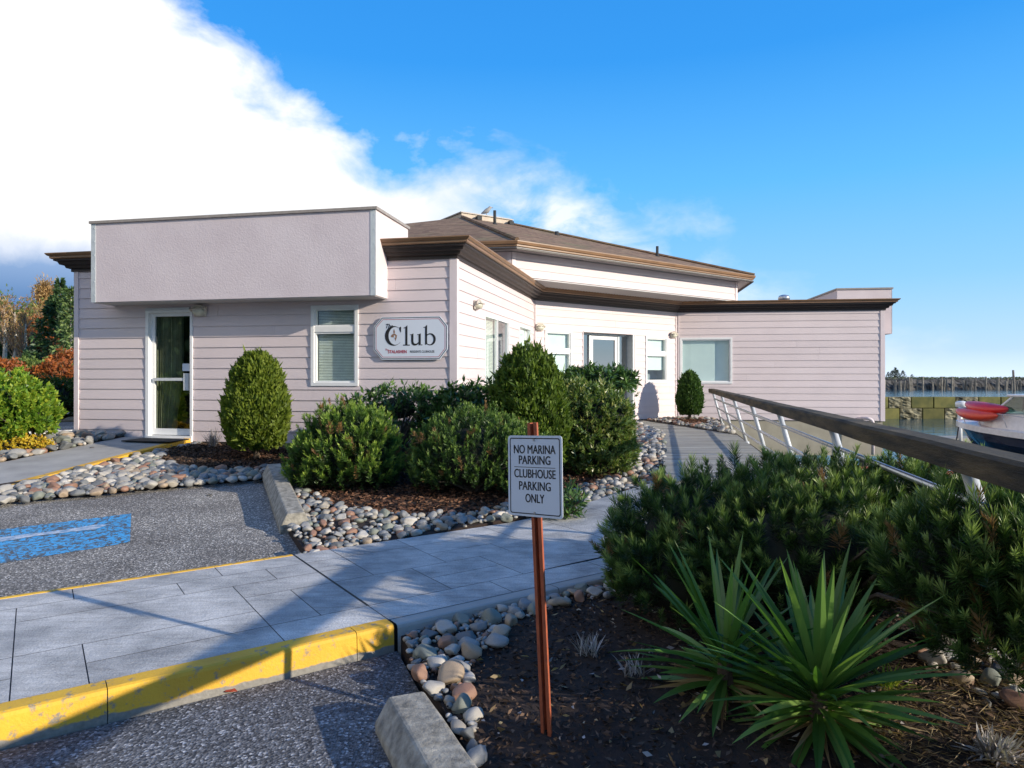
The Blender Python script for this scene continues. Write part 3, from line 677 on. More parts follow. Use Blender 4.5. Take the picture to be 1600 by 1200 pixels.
Y_ = 21.6; X_ = (1225-800)/F*Y_; mb = MB(); mb.lathe((X_, Y_, 3.76), [(.1, 0), (.1, .3), (.17, .3), (.18, .36), (.15, .43), (.06, .46)], 16); mb.build('roof_ventilator', M['steel'], club, smooth=True)
# conduit on the right wing base
t_, z_ = WD.at(1338, 654); mb = MB()
pts = [WD.pt(t_, z_-.02, -.02), WD.pt(t_+.12, z_+.02, .18)]
for q in range(7): an = R(90-q*15); pts.append(WD.pt(t_+.2+.14*math.cos(an), z_-.12+.14*math.sin(an), .28))
pts.append(WD.pt(t_+.34, -.55, .28)); mb.tube(pts, .045, 10); mb.build('conduit', M['trim'], club, smooth=True)

# ------------------------------------------------------------------ wall lamps, sign, mat, gull
def wall_lamp(wl, px_, py_, label, s=1.0):
    t, z = wl.at(px_, py_); p = wl.pt(t, z, .022); o = thing('wall_lamp', label, 'wall lamp', p, 'oval bulkhead lamps on the clubhouse walls')
    mb = MB(); wl.box(mb, t-.12*s, t+.12*s, z-.09*s, z+.09*s, .018, .05); mb.build('back_plate', M['lampm'], o, bevel=.03)
    sh = MB(); n = 14
    for ring, (a0, d0) in enumerate(((1.0, .05), (.92, .10), (.6, .14))):
        for k in range(n):
            q = 2*math.pi*k/n; sh.v.append(wl.pt(t+.13*s*a0*math.cos(q), z+.085*s*a0*math.sin(q), d0))
    for r_ in range(2):
        for k in range(n): sh.f.append((r_*n+k, r_*n+(k+1) % n, (r_+1)*n+(k+1) % n, (r_+1)*n+k)); sh.a.append(.5)
    sh.f.append(tuple(2*n+k for k in range(n))); sh.a.append(.5); sh.build('lens', M['lampg'], o, smooth=True)
    hd = MB(); pts = []
    for k in range(9): q = math.pi*k/8; pts.append(wl.pt(t+.14*s*math.cos(q), z+.095*s*math.sin(q), .09))
    hd.tube(pts, .022*s, 6); hd.tube([wl.pt(t-.12*s, z+.03, .15), wl.pt(t+.12*s, z+.03, .15)], .012, 6); hd.build('hood', M['lampm'], o, smooth=True)
    return o
wall_lamp(WA, 315, 487, 'beige oval lamp beside the glazed door under the parapet box')
wall_lamp(WB, 741, 477, 'beige oval lamp on the sunlit side wall left of the sliding window', .9)
wall_lamp(WC, 841, 512, 'beige oval lamp in the corner left of the entrance windows', .95)
wall_lamp(WC, 1050, 524, 'beige oval lamp between the narrow entrance window and the large window', .95)
# the Club sign, drawn on its own board
ts0 = WA.tx(586); ts1_ = WA.tx(700.5); zc = WA.at(643, 528.5)[1]; k_ = (ts1_-ts0)/1030
def SG(x, y, h): return WA.pt(ts0+(x-225)*k_, zc-(y-430)*k_*1.06, .03+h)
sign = thing('club_sign', 'white eight-sided board reading The Club on the pink wall', 'sign', SG(740, 700, 0))
OCT = [(340, 160), (1150, 160), (1255, 280), (1255, 575), (1150, 700), (340, 700), (225, 575), (225, 280)]
def scl(poly, d):
    c = [Vector(p) for p in poly]; return [tuple(p) for p in inset([Vector((x, y)) for x, y in poly], -d)]
mb = MB(); mb.prism(OCT, SG, 0, .02); mb.build('board', M['signw'], sign)
def loop(a, b, m_, nm, h=.0212):
    mb = MB(); n = len(a)
    for i in range(n):
        j = (i+1) % n; mb.face([SG(*a[i], h), SG(*a[j], h), SG(*b[j], h), SG(*b[i], h)])
    mb.build(nm, m_, sign)
sg = 1 if abs(scl(OCT, 10)[0][1]-160) and scl(OCT, 10)[0][1] > 160 else -1
loop(scl(OCT, 9*sg), scl(OCT, 17*sg), M['ink'], 'black_border'); loop(scl(OCT, 30*sg), scl(OCT, 36*sg), M['red'], 'red_border')
lt = MB(); H = .0225
# C
n = 40; out = []; inn = []
for i in range(n+1):
    q = R(42+(318-42)*i/n); out.append((508+124*math.cos(q), 400+124*math.sin(q))); inn.append((532+96*math.cos(q), 400+112*math.sin(q)))
for i in range(n): lt.face([SG(*out[i], H), SG(*out[i+1], H), SG(*inn[i+1], H), SG(*inn[i], H)])
lt.face([SG(x, y, H) for x, y in ((590, 292), (612, 285), (613, 355), (604, 357), (586, 318))])
def poly(pts): lt.face([SG(x, y, H) for x, y in pts])
poly([(672, 292), (702, 268), (702, 512), (672, 512)]); poly([(648, 300), (672, 292), (672, 304), (650, 308)]); poly([(640, 512), (735, 512), (735, 524), (640, 524)])
poly([(755, 384), (786, 372), (786, 470), (755, 470)]); poly([(738, 384), (755, 384), (755, 392), (738, 392)])
arc = [(755, 470), (760, 498), (778, 520), (805, 526), (835, 518), (858, 498)]; arc2 = [(786, 470), (790, 488), (802, 500), (820, 502), (840, 495), (858, 480)]
for i in range(5): poly([arc[i], arc[i+1], arc2[i+1], arc2[i]])
poly([(858, 384), (888, 372), (888, 514), (858, 524)]); poly([(838, 384), (858, 384), (858, 392), (838, 392)]); poly([(888, 512), (912, 512), (912, 520), (888, 524)])
poly([(948, 290), (976, 266), (976, 505), (948, 520)]); poly([(925, 296), (948, 290), (948, 300), (926, 304)])
o_ = []; i_ = []
for i in range(33):
    q = 2*math.pi*i/32; o_.append((1020+76*math.cos(q), 448+76*math.sin(q))); i_.append((1011+52*math.cos(q), 450+62*math.sin(q)))
for i in range(32):
    if min(o_[i][0], o_[i+1][0]) > 955: poly([o_[i], o_[i+1], i_[i+1], i_[i]])
lt.build('lettering', M['ink'], sign)
em = MB(); em.face([SG(x, y, H) for x, y in ((512, 312), (526, 345), (522, 372), (508, 372), (502, 345))]); em.face([SG(x, y, H) for x, y in ((500, 375), (530, 375), (556, 395), (548, 430), (536, 468), (522, 430), (505, 415), (492, 420), (466, 408), (478, 388))])
em.build('emblem', M['gold'], sign)
em = MB(); em.face([SG(x, y, H+.001) for x, y in ((512, 392), (530, 398), (532, 425), (520, 428), (510, 412))]); em.build('emblem_patch', M['signw'], sign)
def text_mesh(s, name, mat_, parent, fn, x, y, size, cx=1.0, bold=0.0, shear=0.0, h=0.0, align='CENTER'):
    cu = bpy.data.curves.new(name, 'FONT'); cu.body = s; cu.size = size; cu.offset = bold; cu.shear = shear; cu.align_x = align; cu.resolution_u = 4
    ob = bpy.data.objects.new(name, cu); me = bpy.data.meshes.new_from_object(ob); bpy.data.objects.remove(ob)
    o3 = org(parent)
    for v in me.vertices:
        p = Vector(fn(x+v.co.x*cx, y-v.co.y, h))-o3; v.co = p
    me.name = name; return finish(me, name, mat_, parent)
text_mesh('The', 'script_lettering', M['ink'], sign, SG, 440, 302, 78, .85, 1.5, .35, H+.0008)
text_mesh('The', 'small_lettering', M['red'], sign, SG, 408, 585, 34, .9, .5, .3, H)
text_mesh('STALASHEN', 'small_lettering', M['red'], sign, SG, 560, 618, 54, .92, 1.5, 0, H)
text_mesh("RESIDENTS CLUBHOUSE", 'small_lettering', M['ink'], sign, SG, 908, 614, 40, .78, .6, 0, H)
# door mat
mt = Vector(WA.pt((WA.tx(235)+WA.tx(299))/2-.02, 0, .35)[:2]); mb = MB(); n_ = 16
mb.box((mt.x, mt.y, HD(mt.x, mt.y)+.012), (.92, .5, .016), WA.u); tag(mb.build('door_mat', M['mat'], base=(mt.x, mt.y, HD(mt.x, mt.y)), bevel=.006), 'dark rubber mat on the path at the glazed door', 'door mat')
# gull
gx, gy = (760-800)/F*21.9, 21.9; gb = (gx, gy, 6.732); gull = thing('gull', 'small grey gull perched on top of the roof', 'bird', gb)
mb = MB(); mb.tube([(gx-.17, gy, 6.86), (gx-.08, gy, 6.90), (gx+.02, gy, 6.95), (gx+.09, gy, 7.02), (gx+.12, gy, 7.06), (gx+.17, gy, 7.055)], [.012, .05, .08, .055, .05, .02], 10); mb.build('body', M['feather'], gull, smooth=True)
mb = MB(); mb.tube([(gx+.16, gy, 7.055), (gx+.22, gy, 7.04)], [.014, .005], 6); mb.build('beak', M['bronze'], gull)
mb = MB(); mb.tube([(gx, gy-.03, 6.732), (gx, gy-.03, 6.9)], .008, 5); mb.tube([(gx, gy+.03, 6.732), (gx, gy+.03, 6.9)], .008, 5); mb.build('legs', M['bronze'], gull)

# ------------------------------------------------------------------ parking sign in front
sbase = (.155, 2.93, -.02)
ps = thing('parking_sign', 'white no marina parking sign on a rusty red post in the mulch bed', 'sign', sbase)
pdir = Vector((.094-.155, .12, 1.40+.02)); mb = MB(); yaw = R(-35)
def PS(x, z, o):   # x across sign face, z along post, o out of face
    ux = Vector((math.cos(yaw), math.sin(yaw), 0)); up = pdir.normalized(); nn = Vector((math.sin(yaw), -math.cos(yaw), 0)); ux = (ux-up*ux.dot(up)).normalized()
    return tuple(Vector(sbase)+up*z+ux*x+nn*o)
ch = [(-.024, .012), (-.009, .012), (-.009, -.014), (.009, -.014), (.009, .012), (.026, .012), (.026, .008), (.013, .008), (.013, -.02), (-.013, -.02), (-.013, .008), (-.024, .008)]
mb.raw([PS(x, 0, o) for x, o in ch]+[PS(x, 1.425, o) for x, o in ch], [(i, (i+1) % 12, 12+(i+1) % 12, 12+i) for i in range(12)]+[(0, 1, 10, 11), (1, 2, 9, 10), (2, 3, 8, 9), (3, 4, 7, 8), (4, 5, 6, 7), (12, 13, 22, 23), (13, 14, 21, 22), (14, 15, 20, 21), (15, 16, 19, 20), (16, 17, 18, 19)])
mb.build('post', M['rust'], ps)
ZC = 1.19
def PF(x, y, h): # sign face coordinates in metres, y down
    c_, s_ = math.cos(R(2.4)), math.sin(R(2.4)); return PS(x*c_+y*s_*-1+.008, ZC-(y*c_+x*s_), .016+h)
def rrect(w_, h_, r_, n=5):
    P = []
    for cx_, cy_, a0 in ((w_-r_, h_-r_, 0), (-w_+r_, h_-r_, 90), (-w_+r_, -h_+r_, 180), (w_-r_, -h_+r_, 270)):
        for k in range(n+1): q = R(a0+90*k/n); P.append((cx_+r_*math.cos(q), cy_+r_*math.sin(q)))
    return P
sw, sh = .142, .178
mb = MB(); mb.prism(rrect(sw, sh, .014), PF, 0, .003); pan = mb.build('panel', M['signw'], ps)
a_ = rrect(sw-.010, sh-.010, .010); b_ = rrect(sw-.0145, sh-.0145, .008); mb = MB()
for i in range(len(a_)): j = (i+1) % len(a_); mb.face([PF(*a_[i], .0036), PF(*a_[j], .0036), PF(*b_[j], .0036), PF(*b_[i], .0036)])
mb.build('border', M['ink'], ps)
mb = MB(); mb.face([PF(-.108, -.0395, .0036), PF(.108, -.0395, .0036), PF(.108, -.037, .0036), PF(-.108, -.037, .0036)]); mb.build('divider', M['ink'], ps)
for s_, y_, wd in (('NO MARINA', -.099, .218), ('PARKING', -.052, .165), ('CLUBHOUSE', .008, .216), ('PARKING', .062, .165), ('ONLY', .116, .098)):
    o = text_mesh(s_, 'lettering', M['ink'], ps, lambda x, y, h: (x, y, h), 0, 0, .05, 1, 0)
    xs_ = [v.co.x+org(ps).x for v in o.data.vertices]; k = wd/(max(xs_)-min(xs_)); mid_ = (max(xs_)+min(xs_))/2
    q2 = [((v.co.x+org(ps).x-mid_)*k, v.co.y+org(ps).y) for v in o.data.vertices]; fc_ = [tuple(p.vertices) for p in o.data.polygons]; VVt = []; FFt = []
    for i_, (dx_, dy_) in enumerate(((-.0011, 0), (0, 0), (.0011, 0), (0, .0004), (0, -.0004), (-.0006, .0003), (.0006, -.0003))):   # heavy strokes
        b_0 = len(VVt); VVt += [tuple(Vector(PF(x+dx_, y_+y*1.08+dy_, .0036+i_*.00006))-org(ps)) for x, y in q2]; FFt += [tuple(a+b_0 for a in f) for f in fc_]
    me_ = bpy.data.meshes.new('lettering'); me_.from_pydata(VVt, [], FFt); me_.materials.append(M['ink']); o.data = me_
mb = MB()
for y_ in (-sh+.018, sh-.018): p = PF(0, y_, .004); q = PF(0, y_, .008); mb.tube([p, q], .005, 8)
mb.build('bolt', M['steel'], ps)

# ------------------------------------------------------------------ wheel stops
def wheel_stop(a, b, w_, h_, label):
    a = Vector(a); b = Vector(b); d_ = (b-a).xy.normalized(); n_ = Vector((-d_.y, d_.x))
    pr = [(-.5, 0), (.5, 0), (.5, .35), (.28, 1), (-.28, 1), (-.5, .35)]; mb = MB(); R_ = []; n = 14
    for k in range(n+1):
        c_ = a+(b-a)*k/n
        for x, z in pr: R_.append((c_.x+n_.x*x*w_, c_.y+n_.y*x*w_, c_.z+z*h_+random.uniform(-.003, .003)))
    mb.raw(R_, [tuple(range(6)), tuple(n*6+i for i in range(6))[::-1]]+[(k*6+i, k*6+(i+1) % 6, (k+1)*6+(i+1) % 6, (k+1)*6+i) for k in range(n) for i in range(6)])
    return tag(mb.build('wheel_stop', M['concrete'], base=tuple((a+b)/2), bevel=.012), label, 'wheel stop', 'concrete wheel stops')
A1 = hit(462, 832, AS); B1 = hit(428, 752, AS)
wheel_stop((A1.x, A1.y, AS(0, A1.y)-.01), (B1.x, B1.y, AS(0, B1.y)+.03), .29, .20, 'long weathered concrete wheel stop between the parking bay and the cobbles')
wheel_stop((-.49, 3.15, -.01), (.33, 1.33, -.01), .29, .155, 'speckled concrete wheel stop at the near asphalt edge beside the mulch')

# ------------------------------------------------------------------ cobbles
NV = 30; pal = [(.27, .265, .25), (.19, .195, .19), (.38, .355, .31), (.13, .135, .135), (.34, .26, .18), (.27, .15, .10), (.46, .43, .38), (.19, .205, .17), (.22, .225, .225), (.33, .295, .24)]
pname = ['grey', 'slate grey', 'pale grey', 'dark grey', 'tan', 'reddish brown', 'whitish', 'grey green', 'blue grey', 'sandy grey']
m = bpy.data.materials.new('river_stone'); m.use_nodes = True; nt = m.node_tree; b = nt.nodes['Principled BSDF']; b.inputs['Roughness'].default_value = .62
at = N(nt, 'ShaderNodeAttribute', attribute_name='col'); tc = N(nt, 'ShaderNodeTexCoord')
sp_ = ramp(nt, noise(nt, tc.outputs['Object'], 38, 8, .7), [(.3, (.62, .62, .62)), (.5, (1, 1, 1)), (.72, (1.35, 1.33, 1.28))])
c = mixc(nt, 1.0, at.outputs['Color'], sp_, 'MULTIPLY'); nt.links.new(c, b.inputs['Base Color'])
bp = N(nt, 'ShaderNodeBump', inp={'Strength': .35, 'Distance': .006}); nt.links.new(noise(nt, tc.outputs['Object'], 45, 6), bp.inputs['Height']); nt.links.new(bp.outputs[0], b.inputs['Normal']); M['stone'] = m
variants = []
for k in range(NV):
    bm = bmesh.new(); bmesh.ops.create_icosphere(bm, subdivisions=3, radius=1)
    ph = rng.uniform(-1, 1, (4, 3)); fr3 = rng.uniform(.7, 2.0, 4); sq = rng.uniform(.62, .98, 3); sq[2] = rng.uniform(.5, .72); sq[0] = 1
    cut = [Vector(rng.normal(size=3)).normalized() for _ in range(11)]
    for v in bm.verts:
        p = v.co.copy(); r_ = 1+sum(.055*math.sin(fr3[i]*3*p.dot(Vector(ph[i]))+i*2) for i in range(4))
        for c_ in cut:
            dd_ = p.dot(c_); 
            if dd_ > .66: p = p-c_*(dd_-.66)*.85
        v.co = Vector((p.x*sq[0]*r_, p.y*sq[1]*r_, p.z*sq[2]*r_))
    V = np.array([v.co for v in bm.verts]); Fc = np.array([[v.index for v in f.verts] for f in bm.faces])
    me = bpy.data.meshes.new('cobble'); bm.to_mesh(me); bm.free()
    me.polygons.foreach_set('use_smooth', [True]*len(me.polygons)); c0 = pal[k % 10]; c_ = (c0[0], c0[1], c0[2], 1)
    a_ = me.color_attributes.new('col', 'FLOAT_COLOR', 'POINT'); a_.data.foreach_set('color', list(c_)*len(V)); me.materials.append(M['stone'])
    bm2 = bmesh.new(); bmesh.ops.create_icosphere(bm2, subdivisions=2, radius=1); V2_ = []; 
    variants.append((me, V, Fc, k % 10))
rocks = []
def scatter(poly, hf, rmin, rmax, tries, bed, excl=(), sink=.16, pw=3.2, ov=.74):
    xs_ = [p[0] for p in poly]; ys_ = [p[1] for p in poly]; grid = {}; cs = rmax*2
    for q in range(tries):
        fr = 1-q/tries; r_ = rmin+(rmax-rmin)*max(0, fr)**pw*random.uniform(.6, 1)
        x = random.uniform(min(xs_), max(xs_)); y = random.uniform(min(ys_), max(ys_))
        if not inside((x, y), poly) or any(inside((x, y), e) for e in excl): continue
        gk = (int(x/cs), int(y/cs)); ok = True
        for i in (-1, 0, 1):
            for j in (-1, 0, 1):
                for (a, b, c) in grid.get((gk[0]+i, gk[1]+j), ()):
                    if (a-x)**2+(b-y)**2 < ((c+r_)*ov)**2: ok = False; break
                if not ok: break
            if not ok: break
        if not ok: continue
        grid.setdefault(gk, []).append((x, y, r_))
        rocks.append((x, y, hf(x, y)+r_*sink+random.uniform(0, .02), r_, random.choices(range(NV), [3 if pal[k % 10][0] > .2 else 2 for k in range(NV)])[0], random.uniform(0, 6.28), bed))
hs_ = lambda x, y: tuple(hit(x, y, S))
mul1 = [hs_(248, 722), hs_(262, 702), hs_(330, 690), hs_(440, 700), hs_(470, 735), hs_(440, 730), hs_(330, 735)]
R1 = [pk(-60, 799), pk(0, 793), pk(330, 761), pk(425, 753), hs_(470, 735), hs_(400, 694), (-5.2, 11.7), (dl.x+.16, dl.y), (-6.08, 8.3), (-6.5, 7.6)]
scatter(R1, lambda x, y: S(x, y)-.015, .026, .105, 26000, 'between parking bay and doorway path', (mul1,), ov=.70)
stp = [(A1.x-.16, A1.y), (A1.x+.1, A1.y-.1), (B1.x+.12, B1.y), (B1.x-.14, B1.y)]
R2 = [pk(437, 745), pk(449, 842), pk(482, 866), tuple(f0+U*.02), tuple(f0+U*5.2), (1.75, 7.7), (3.06, 13.9), (3.18, 18.0), (2.6, 16.5), hs_(985, 672), hs_(1000, 712), hs_(960, 745), hs_(890, 768), hs_(800, 785), hs_(740, 802), hs_(620, 806), hs_(530, 792), hs_(470, 765)]
scatter(R2, S, .022, .085, 34000, 'between pine shrubs and paved walk', (stp,), ov=.70)
R3 = [(W0+V2*-.12+U*.05).to_tuple(), (W0+V2*-.12+U*3.2).to_tuple(), hs_(1010, 930), hs_(900, 940), hs_(800, 975), hs_(790, 1010), hs_(745, 1020), hs_(730, 1075), hs_(745, 1150), hs_(745, 1210), (-.08, 2.45), (-.29, 3.1), (-.52, 3.55)]
scatter(R3, S, .016, .09, 24000, 'at the near end of the yellow kerb', ([(-.55, 3.1), (-.42, 3.35), (.4, 1.4), (.2, 1.3)],))
R4 = [pd(-60, 728), pd(0, 722), pd(120, 699), (-6.85, 12.08), (-7.9, 12.28), (-8.3, 12.2), pd(75, 685), pd(60, 697), pd(0, 706)]
scatter(R4, HD, .04, .14, 2500, 'beyond the doorway path', (), .35)
scatter([(3.75, 18.9), (4.8, 19.75), (5.7, 19.5), (4.62, 14.2), (4.25, 16.4)], lambda x, y: .43, .03, .10, 2500, 'at the boardwalk end', ([(4.3, 17.2), (4.9, 17), (5.3, 18.6), (4.5, 18.6)],))
scatter([(2.2, 3.2), (2.9, 3.0), (3.2, 3.6), (2.6, 4.1), (2.2, 3.7)], S, .03, .09, 500, 'right of the yucca', ())
def proj(x, y, z): return (800+F*x/y, 590+F*(EYE-z)/y)
vis = []; rest = []
for r_ in rocks:
    X, Y, z, rad = r_[:4]; px_, py_ = proj(X, Y, z) if Y > .5 else (-999, 0)
    (vis if (-5 < px_ < 1605 and 600 < py_ < 1190) else rest).append((rad/max(Y, .3), r_))
vis.sort(key=lambda t: -t[0]); rest = [t for t in rest]+vis[300:]; vis = vis[:300]
big = sorted(vis, key=lambda t: -t[1][3])
for _, (x, y, z, r_, k, rot, bed) in vis:
    me = variants[k][0]; o = bpy.data.objects.new('cobble', me); COL.objects.link(o); o.location = (x, y, z); o.scale = (r_, r_, r_); o.rotation_euler = (random.uniform(-.25, .25), random.uniform(-.25, .25), rot)
    tag(o, 'smooth %s river cobble %s' % (pname[variants[k][3]], bed), 'cobble', '%s cobbles %s' % (pname[variants[k][3]], bed))
# the remaining small cobbles as one mass
VV = []; FF = []; CC = []; off = 0; low = []
for k in range(NV):
    bm = bmesh.new(); bmesh.ops.create_icosphere(bm, subdivisions=2, radius=1); sq = (1, random.uniform(.62, .95), random.uniform(.5, .72))
    low.append((np.array([(v.co.x*sq[0]*(1+.09*math.sin(3*v.co.y+k)), v.co.y*sq[1]*(1+.09*math.sin(2.5*v.co.z+k)), v.co.z*sq[2]) for v in bm.verts]), np.array([[v.index for v in f.verts] for f in bm.faces]))); bm.free()
for _, (x, y, z, r_, k, rot, bed) in rest:
    V, Fc = low[k]; ta, tb = random.uniform(-.3, .3), random.uniform(-.3, .3)
    c_, s_ = math.cos(rot), math.sin(rot); Rz = np.array([[c_, -s_, 0], [s_, c_, 0], [0, 0, 1]]); Rx = np.array([[1, 0, 0], [0, math.cos(ta), -math.sin(ta)], [0, math.sin(ta), math.cos(ta)]])
    VV.append((V*r_) @ (Rz@Rx).T+np.array([x, y, z])); FF.append(Fc+off); off += len(V); CC.append(np.tile(np.array([*pal[k % 10], 1]), (len(V), 1)))
def np_mesh(name, V, Fc, m, parent=None, smooth=False, v=None, col=None, o3=(0, 0, 0)):
    me = bpy.data.meshes.new(name); V = np.asarray(V, dtype=np.float32)-np.asarray(o3, dtype=np.float32); n = Fc.shape[1]
    me.vertices.add(len(V)); me.vertices.foreach_set('co', V.ravel()); me.loops.add(Fc.size); me.loops.foreach_set('vertex_index', Fc.ravel().astype(np.int32))
    me.polygons.add(len(Fc)); me.polygons.foreach_set('loop_start', np.arange(0, Fc.size, n, dtype=np.int32)); me.polygons.foreach_set('loop_total', np.full(len(Fc), n, dtype=np.int32))
    me.update(); me.validate()
    if v is not None: a = me.attributes.new('v', 'FLOAT', 'FACE'); a.data.foreach_set('value', np.asarray(v, dtype=np.float32))
    if col is not None: a = me.color_attributes.new('col', 'FLOAT_COLOR', 'POINT'); a.data.foreach_set('color', np.asarray(col, dtype=np.float32).ravel())
    o = finish(me, name, m, parent, smooth); return o
if VV:
    tag(np_mesh('cobble_stones', np.vstack(VV), np.vstack(FF), M['stone'], None, True, col=np.vstack(CC)), 'smaller mixed river stones filling the rock beds', 'stones', kind='stuff')

# ------------------------------------------------------------------ foliage tools
def nrm(a): return a/np.maximum(1e-9, np.linalg.norm(a, axis=-1, keepdims=True))
def leaves(P, D, L, W_, fold=0.0):
    n = len(P); L = np.broadcast_to(L, n)[:, None]; W_ = np.broadcast_to(W_, n)[:, None]
    s = nrm(np.cross(D, rng.normal(size=(n, 3)))); up = nrm(np.cross(s, D))
    q = np.stack([P, P+D*L*.45+s*W_/2+up*W_*fold, P+D*L, P+D*L*.45-s*W_/2+up*W_*fold], 1)
    return q.reshape(-1, 3), np.arange(n*4).reshape(n, 4)
def blobs_points(blobs, n, lo=-.35, lump=.08, inner=1.0, seed_f=3.0):
    B = np.array(blobs, dtype=float); wts = (B[:, 3]*B[:, 4]+B[:, 3]*B[:, 5]); idx = rng.choice(len(B), size=n*3, p=wts/wts.sum())
    d = nrm(rng.normal(size=(n*3, 3))); keep = d[:, 2] > lo; d = d[keep]; idx = idx[keep]
    C_ = B[idx, :3]; R_ = B[idx, 3:6]
    l = 1+lump*(np.sin(d[:, 0]*seed_f*2+idx*1.7)*np.sin(d[:, 1]*seed_f*2.6+idx)*np.cos(d[:, 2]*seed_f*2.2+idx*2))[:, None]*1.6+rng.normal(size=(len(d), 1))*lump*.35
    P = C_+d*R_*l*inner; nn = nrm(d/R_); ok = np.ones(len(P), bool)
    for j in range(len(B)):
        q = ((P-B[j, :3])/B[j, 3:6]); ok &= (np.linalg.norm(q, axis=1) > .86*inner) | (idx == j)
    return P[ok][:n], nn[ok][:n]
def stems(base, P, rad, k, m_, parent, sub=.9):
    mb = MB(); base = Vector(base)
    for i in rng.choice(len(P), size=min(k, len(P)), replace=False):
        e = Vector(P[i]); mid = base.lerp(e, .5)+Vector((0, 0, .08*(e-base).length)); mb.tube([base, mid, base.lerp(e, sub)], [rad, rad*.6, rad*.25], 5)
    return mb.build('stem', m_, parent)
def foliage_obj(root, q, fc, m_, v, name='foliage'): return np_mesh(name, q, fc, m_, root, v=v, o3=tuple(org(root)))
G_mugo = leafmat('pine_needles', (.025, .055, .014), (.10, .19, .03), (.32, .42, .07), .22, .45, brown=(.26, .15, .06))
G_mugo2 = leafmat('dark_pine_needles', (.014, .036, .010), (.055, .115, .025), (.28, .37, .11), .22, .4, brown=(.24, .14, .06))
G_thuja = leafmat('thuja_sprays', (.045, .075, .010), (.12, .17, .015), (.22, .26, .03), .25, .6)
G_thuja2 = leafmat('cypress_sprays', (.02, .05, .012), (.05, .11, .02), (.10, .17, .03), .25, .6)
G_rhodo = leafmat('glossy_leaves', (.02, .05, .015), (.055, .12, .03), (.16, .26, .07), .2, .3, .6)
G_pieris = leafmat('mixed_leaves', (.05, .09, .02), (.13, .20, .045), (.38, .34, .12), .25, .35, .6)
G_left = leafmat('yellow_green_leaves', (.07, .16, .02), (.17, .29, .03), (.50, .52, .06), .35, .4)
G_gold = leafmat('golden_leaves', (.35, .25, .02), (.60, .46, .04), (.68, .38, .05), .3, .5)
G_core = PM('shade_twigs', (.022, .026, .014), .95, (.01, .012, .008), 20)  # near-black fill colour standing in for shade inside the shrubs

def core(blobs, root, k=.72):  # solid dark blobs that block the view through, painted as inner shade
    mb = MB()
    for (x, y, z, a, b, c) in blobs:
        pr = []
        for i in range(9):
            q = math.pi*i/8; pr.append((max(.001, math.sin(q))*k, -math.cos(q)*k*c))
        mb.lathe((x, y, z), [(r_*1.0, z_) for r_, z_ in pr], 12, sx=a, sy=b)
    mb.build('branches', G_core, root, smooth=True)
def pine_shrub(label, base, blobs, nshoots, sl, nl, nw, nneed, mat_=None, group='low mound pines', lump=.08, ck=.62, upw=.9, group_on=True):
    root = thing('pine_shrub', label, 'shrub', base, group)
    P, Nn = blobs_points(blobs, nshoots, -.45, lump); P2_, N2_ = blobs_points(blobs, int(nshoots*.8), -.5, lump, .83)
    P = np.vstack([P, P2_]); Nn = np.vstack([Nn, N2_]); n = len(P); hid = np.r_[np.zeros(n-len(P2_)), np.ones(len(P2_))]
    ax = nrm(Nn*.65+np.array([0, 0, upw])+rng.normal(size=(n, 3))*.22); ln = sl*rng.uniform(.5, 1.45, n)
    rnd = rng.random(n); u = rng.random((n, nneed)); th = rng.random((n, nneed))*6.283
    a = nrm(np.cross(ax, np.array([.3, .5, .1]))); b = np.cross(ax, a)
    rad = a[:, None]*np.cos(th)[..., None]+b[:, None]*np.sin(th)[..., None]
    Pb = P[:, None]+ax[:, None]*((u-.75)*ln[:, None])[..., None]
    D = nrm(ax[:, None]*(.45+.75*u[..., None])+rad*(1.05-.55*u[..., None])+rng.normal(size=(n, nneed, 3))*.12)
    v = np.clip(rnd[:, None]*.3-.05+u**2.2*.75-hid[:, None]*.35, 0, .9)  # inner shoots coloured darker to carry the shade within the mound
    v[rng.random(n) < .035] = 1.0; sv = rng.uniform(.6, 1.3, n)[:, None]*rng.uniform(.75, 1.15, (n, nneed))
    q, fc = leaves(Pb.reshape(-1, 3), D.reshape(-1, 3), nl*sv.ravel(), nw)
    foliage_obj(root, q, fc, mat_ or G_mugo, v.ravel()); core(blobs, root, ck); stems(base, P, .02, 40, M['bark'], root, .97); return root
def spray_shrub(label, name, base, blobs, n, L, W_, mat_, lump=.05, up=.8, group=None, ck=.8, cat='shrub'):
    root = thing(name, label, cat, base, group)
    lump *= 1.35; P, Nn = blobs_points(blobs, n, -.75, lump, 1.0, 5); P2_, N2_ = blobs_points(blobs, n//2, -.8, lump, .92, 5); h = np.r_[np.ones(len(P)), np.zeros(len(P2_))]
    P = np.vstack([P, P2_]); Nn = np.vstack([Nn, N2_]); m_ = len(P)
    clump = .5+.5*np.sin(P[:, 0]*23+3*np.sin(P[:, 2]*17))*np.sin(P[:, 2]*21+P[:, 1]*19)
    D = nrm(Nn*.55+np.array([0, 0, up])+rng.normal(size=(m_, 3))*.42)
    LL = L*rng.uniform(.6, 1.35, m_); LL[rng.random(m_) < .05] *= 1.9; q, fc = leaves(P-D*L*.4, D, LL, W_*rng.uniform(.7, 1.3, m_))
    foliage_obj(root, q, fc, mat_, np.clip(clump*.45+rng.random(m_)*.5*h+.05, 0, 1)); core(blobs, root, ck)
    mb = MB(); mb.tube([base, (base[0], base[1], blobs[0][2])], [.05, .03], 7); mb.build('trunk', M['bark'], root); return root
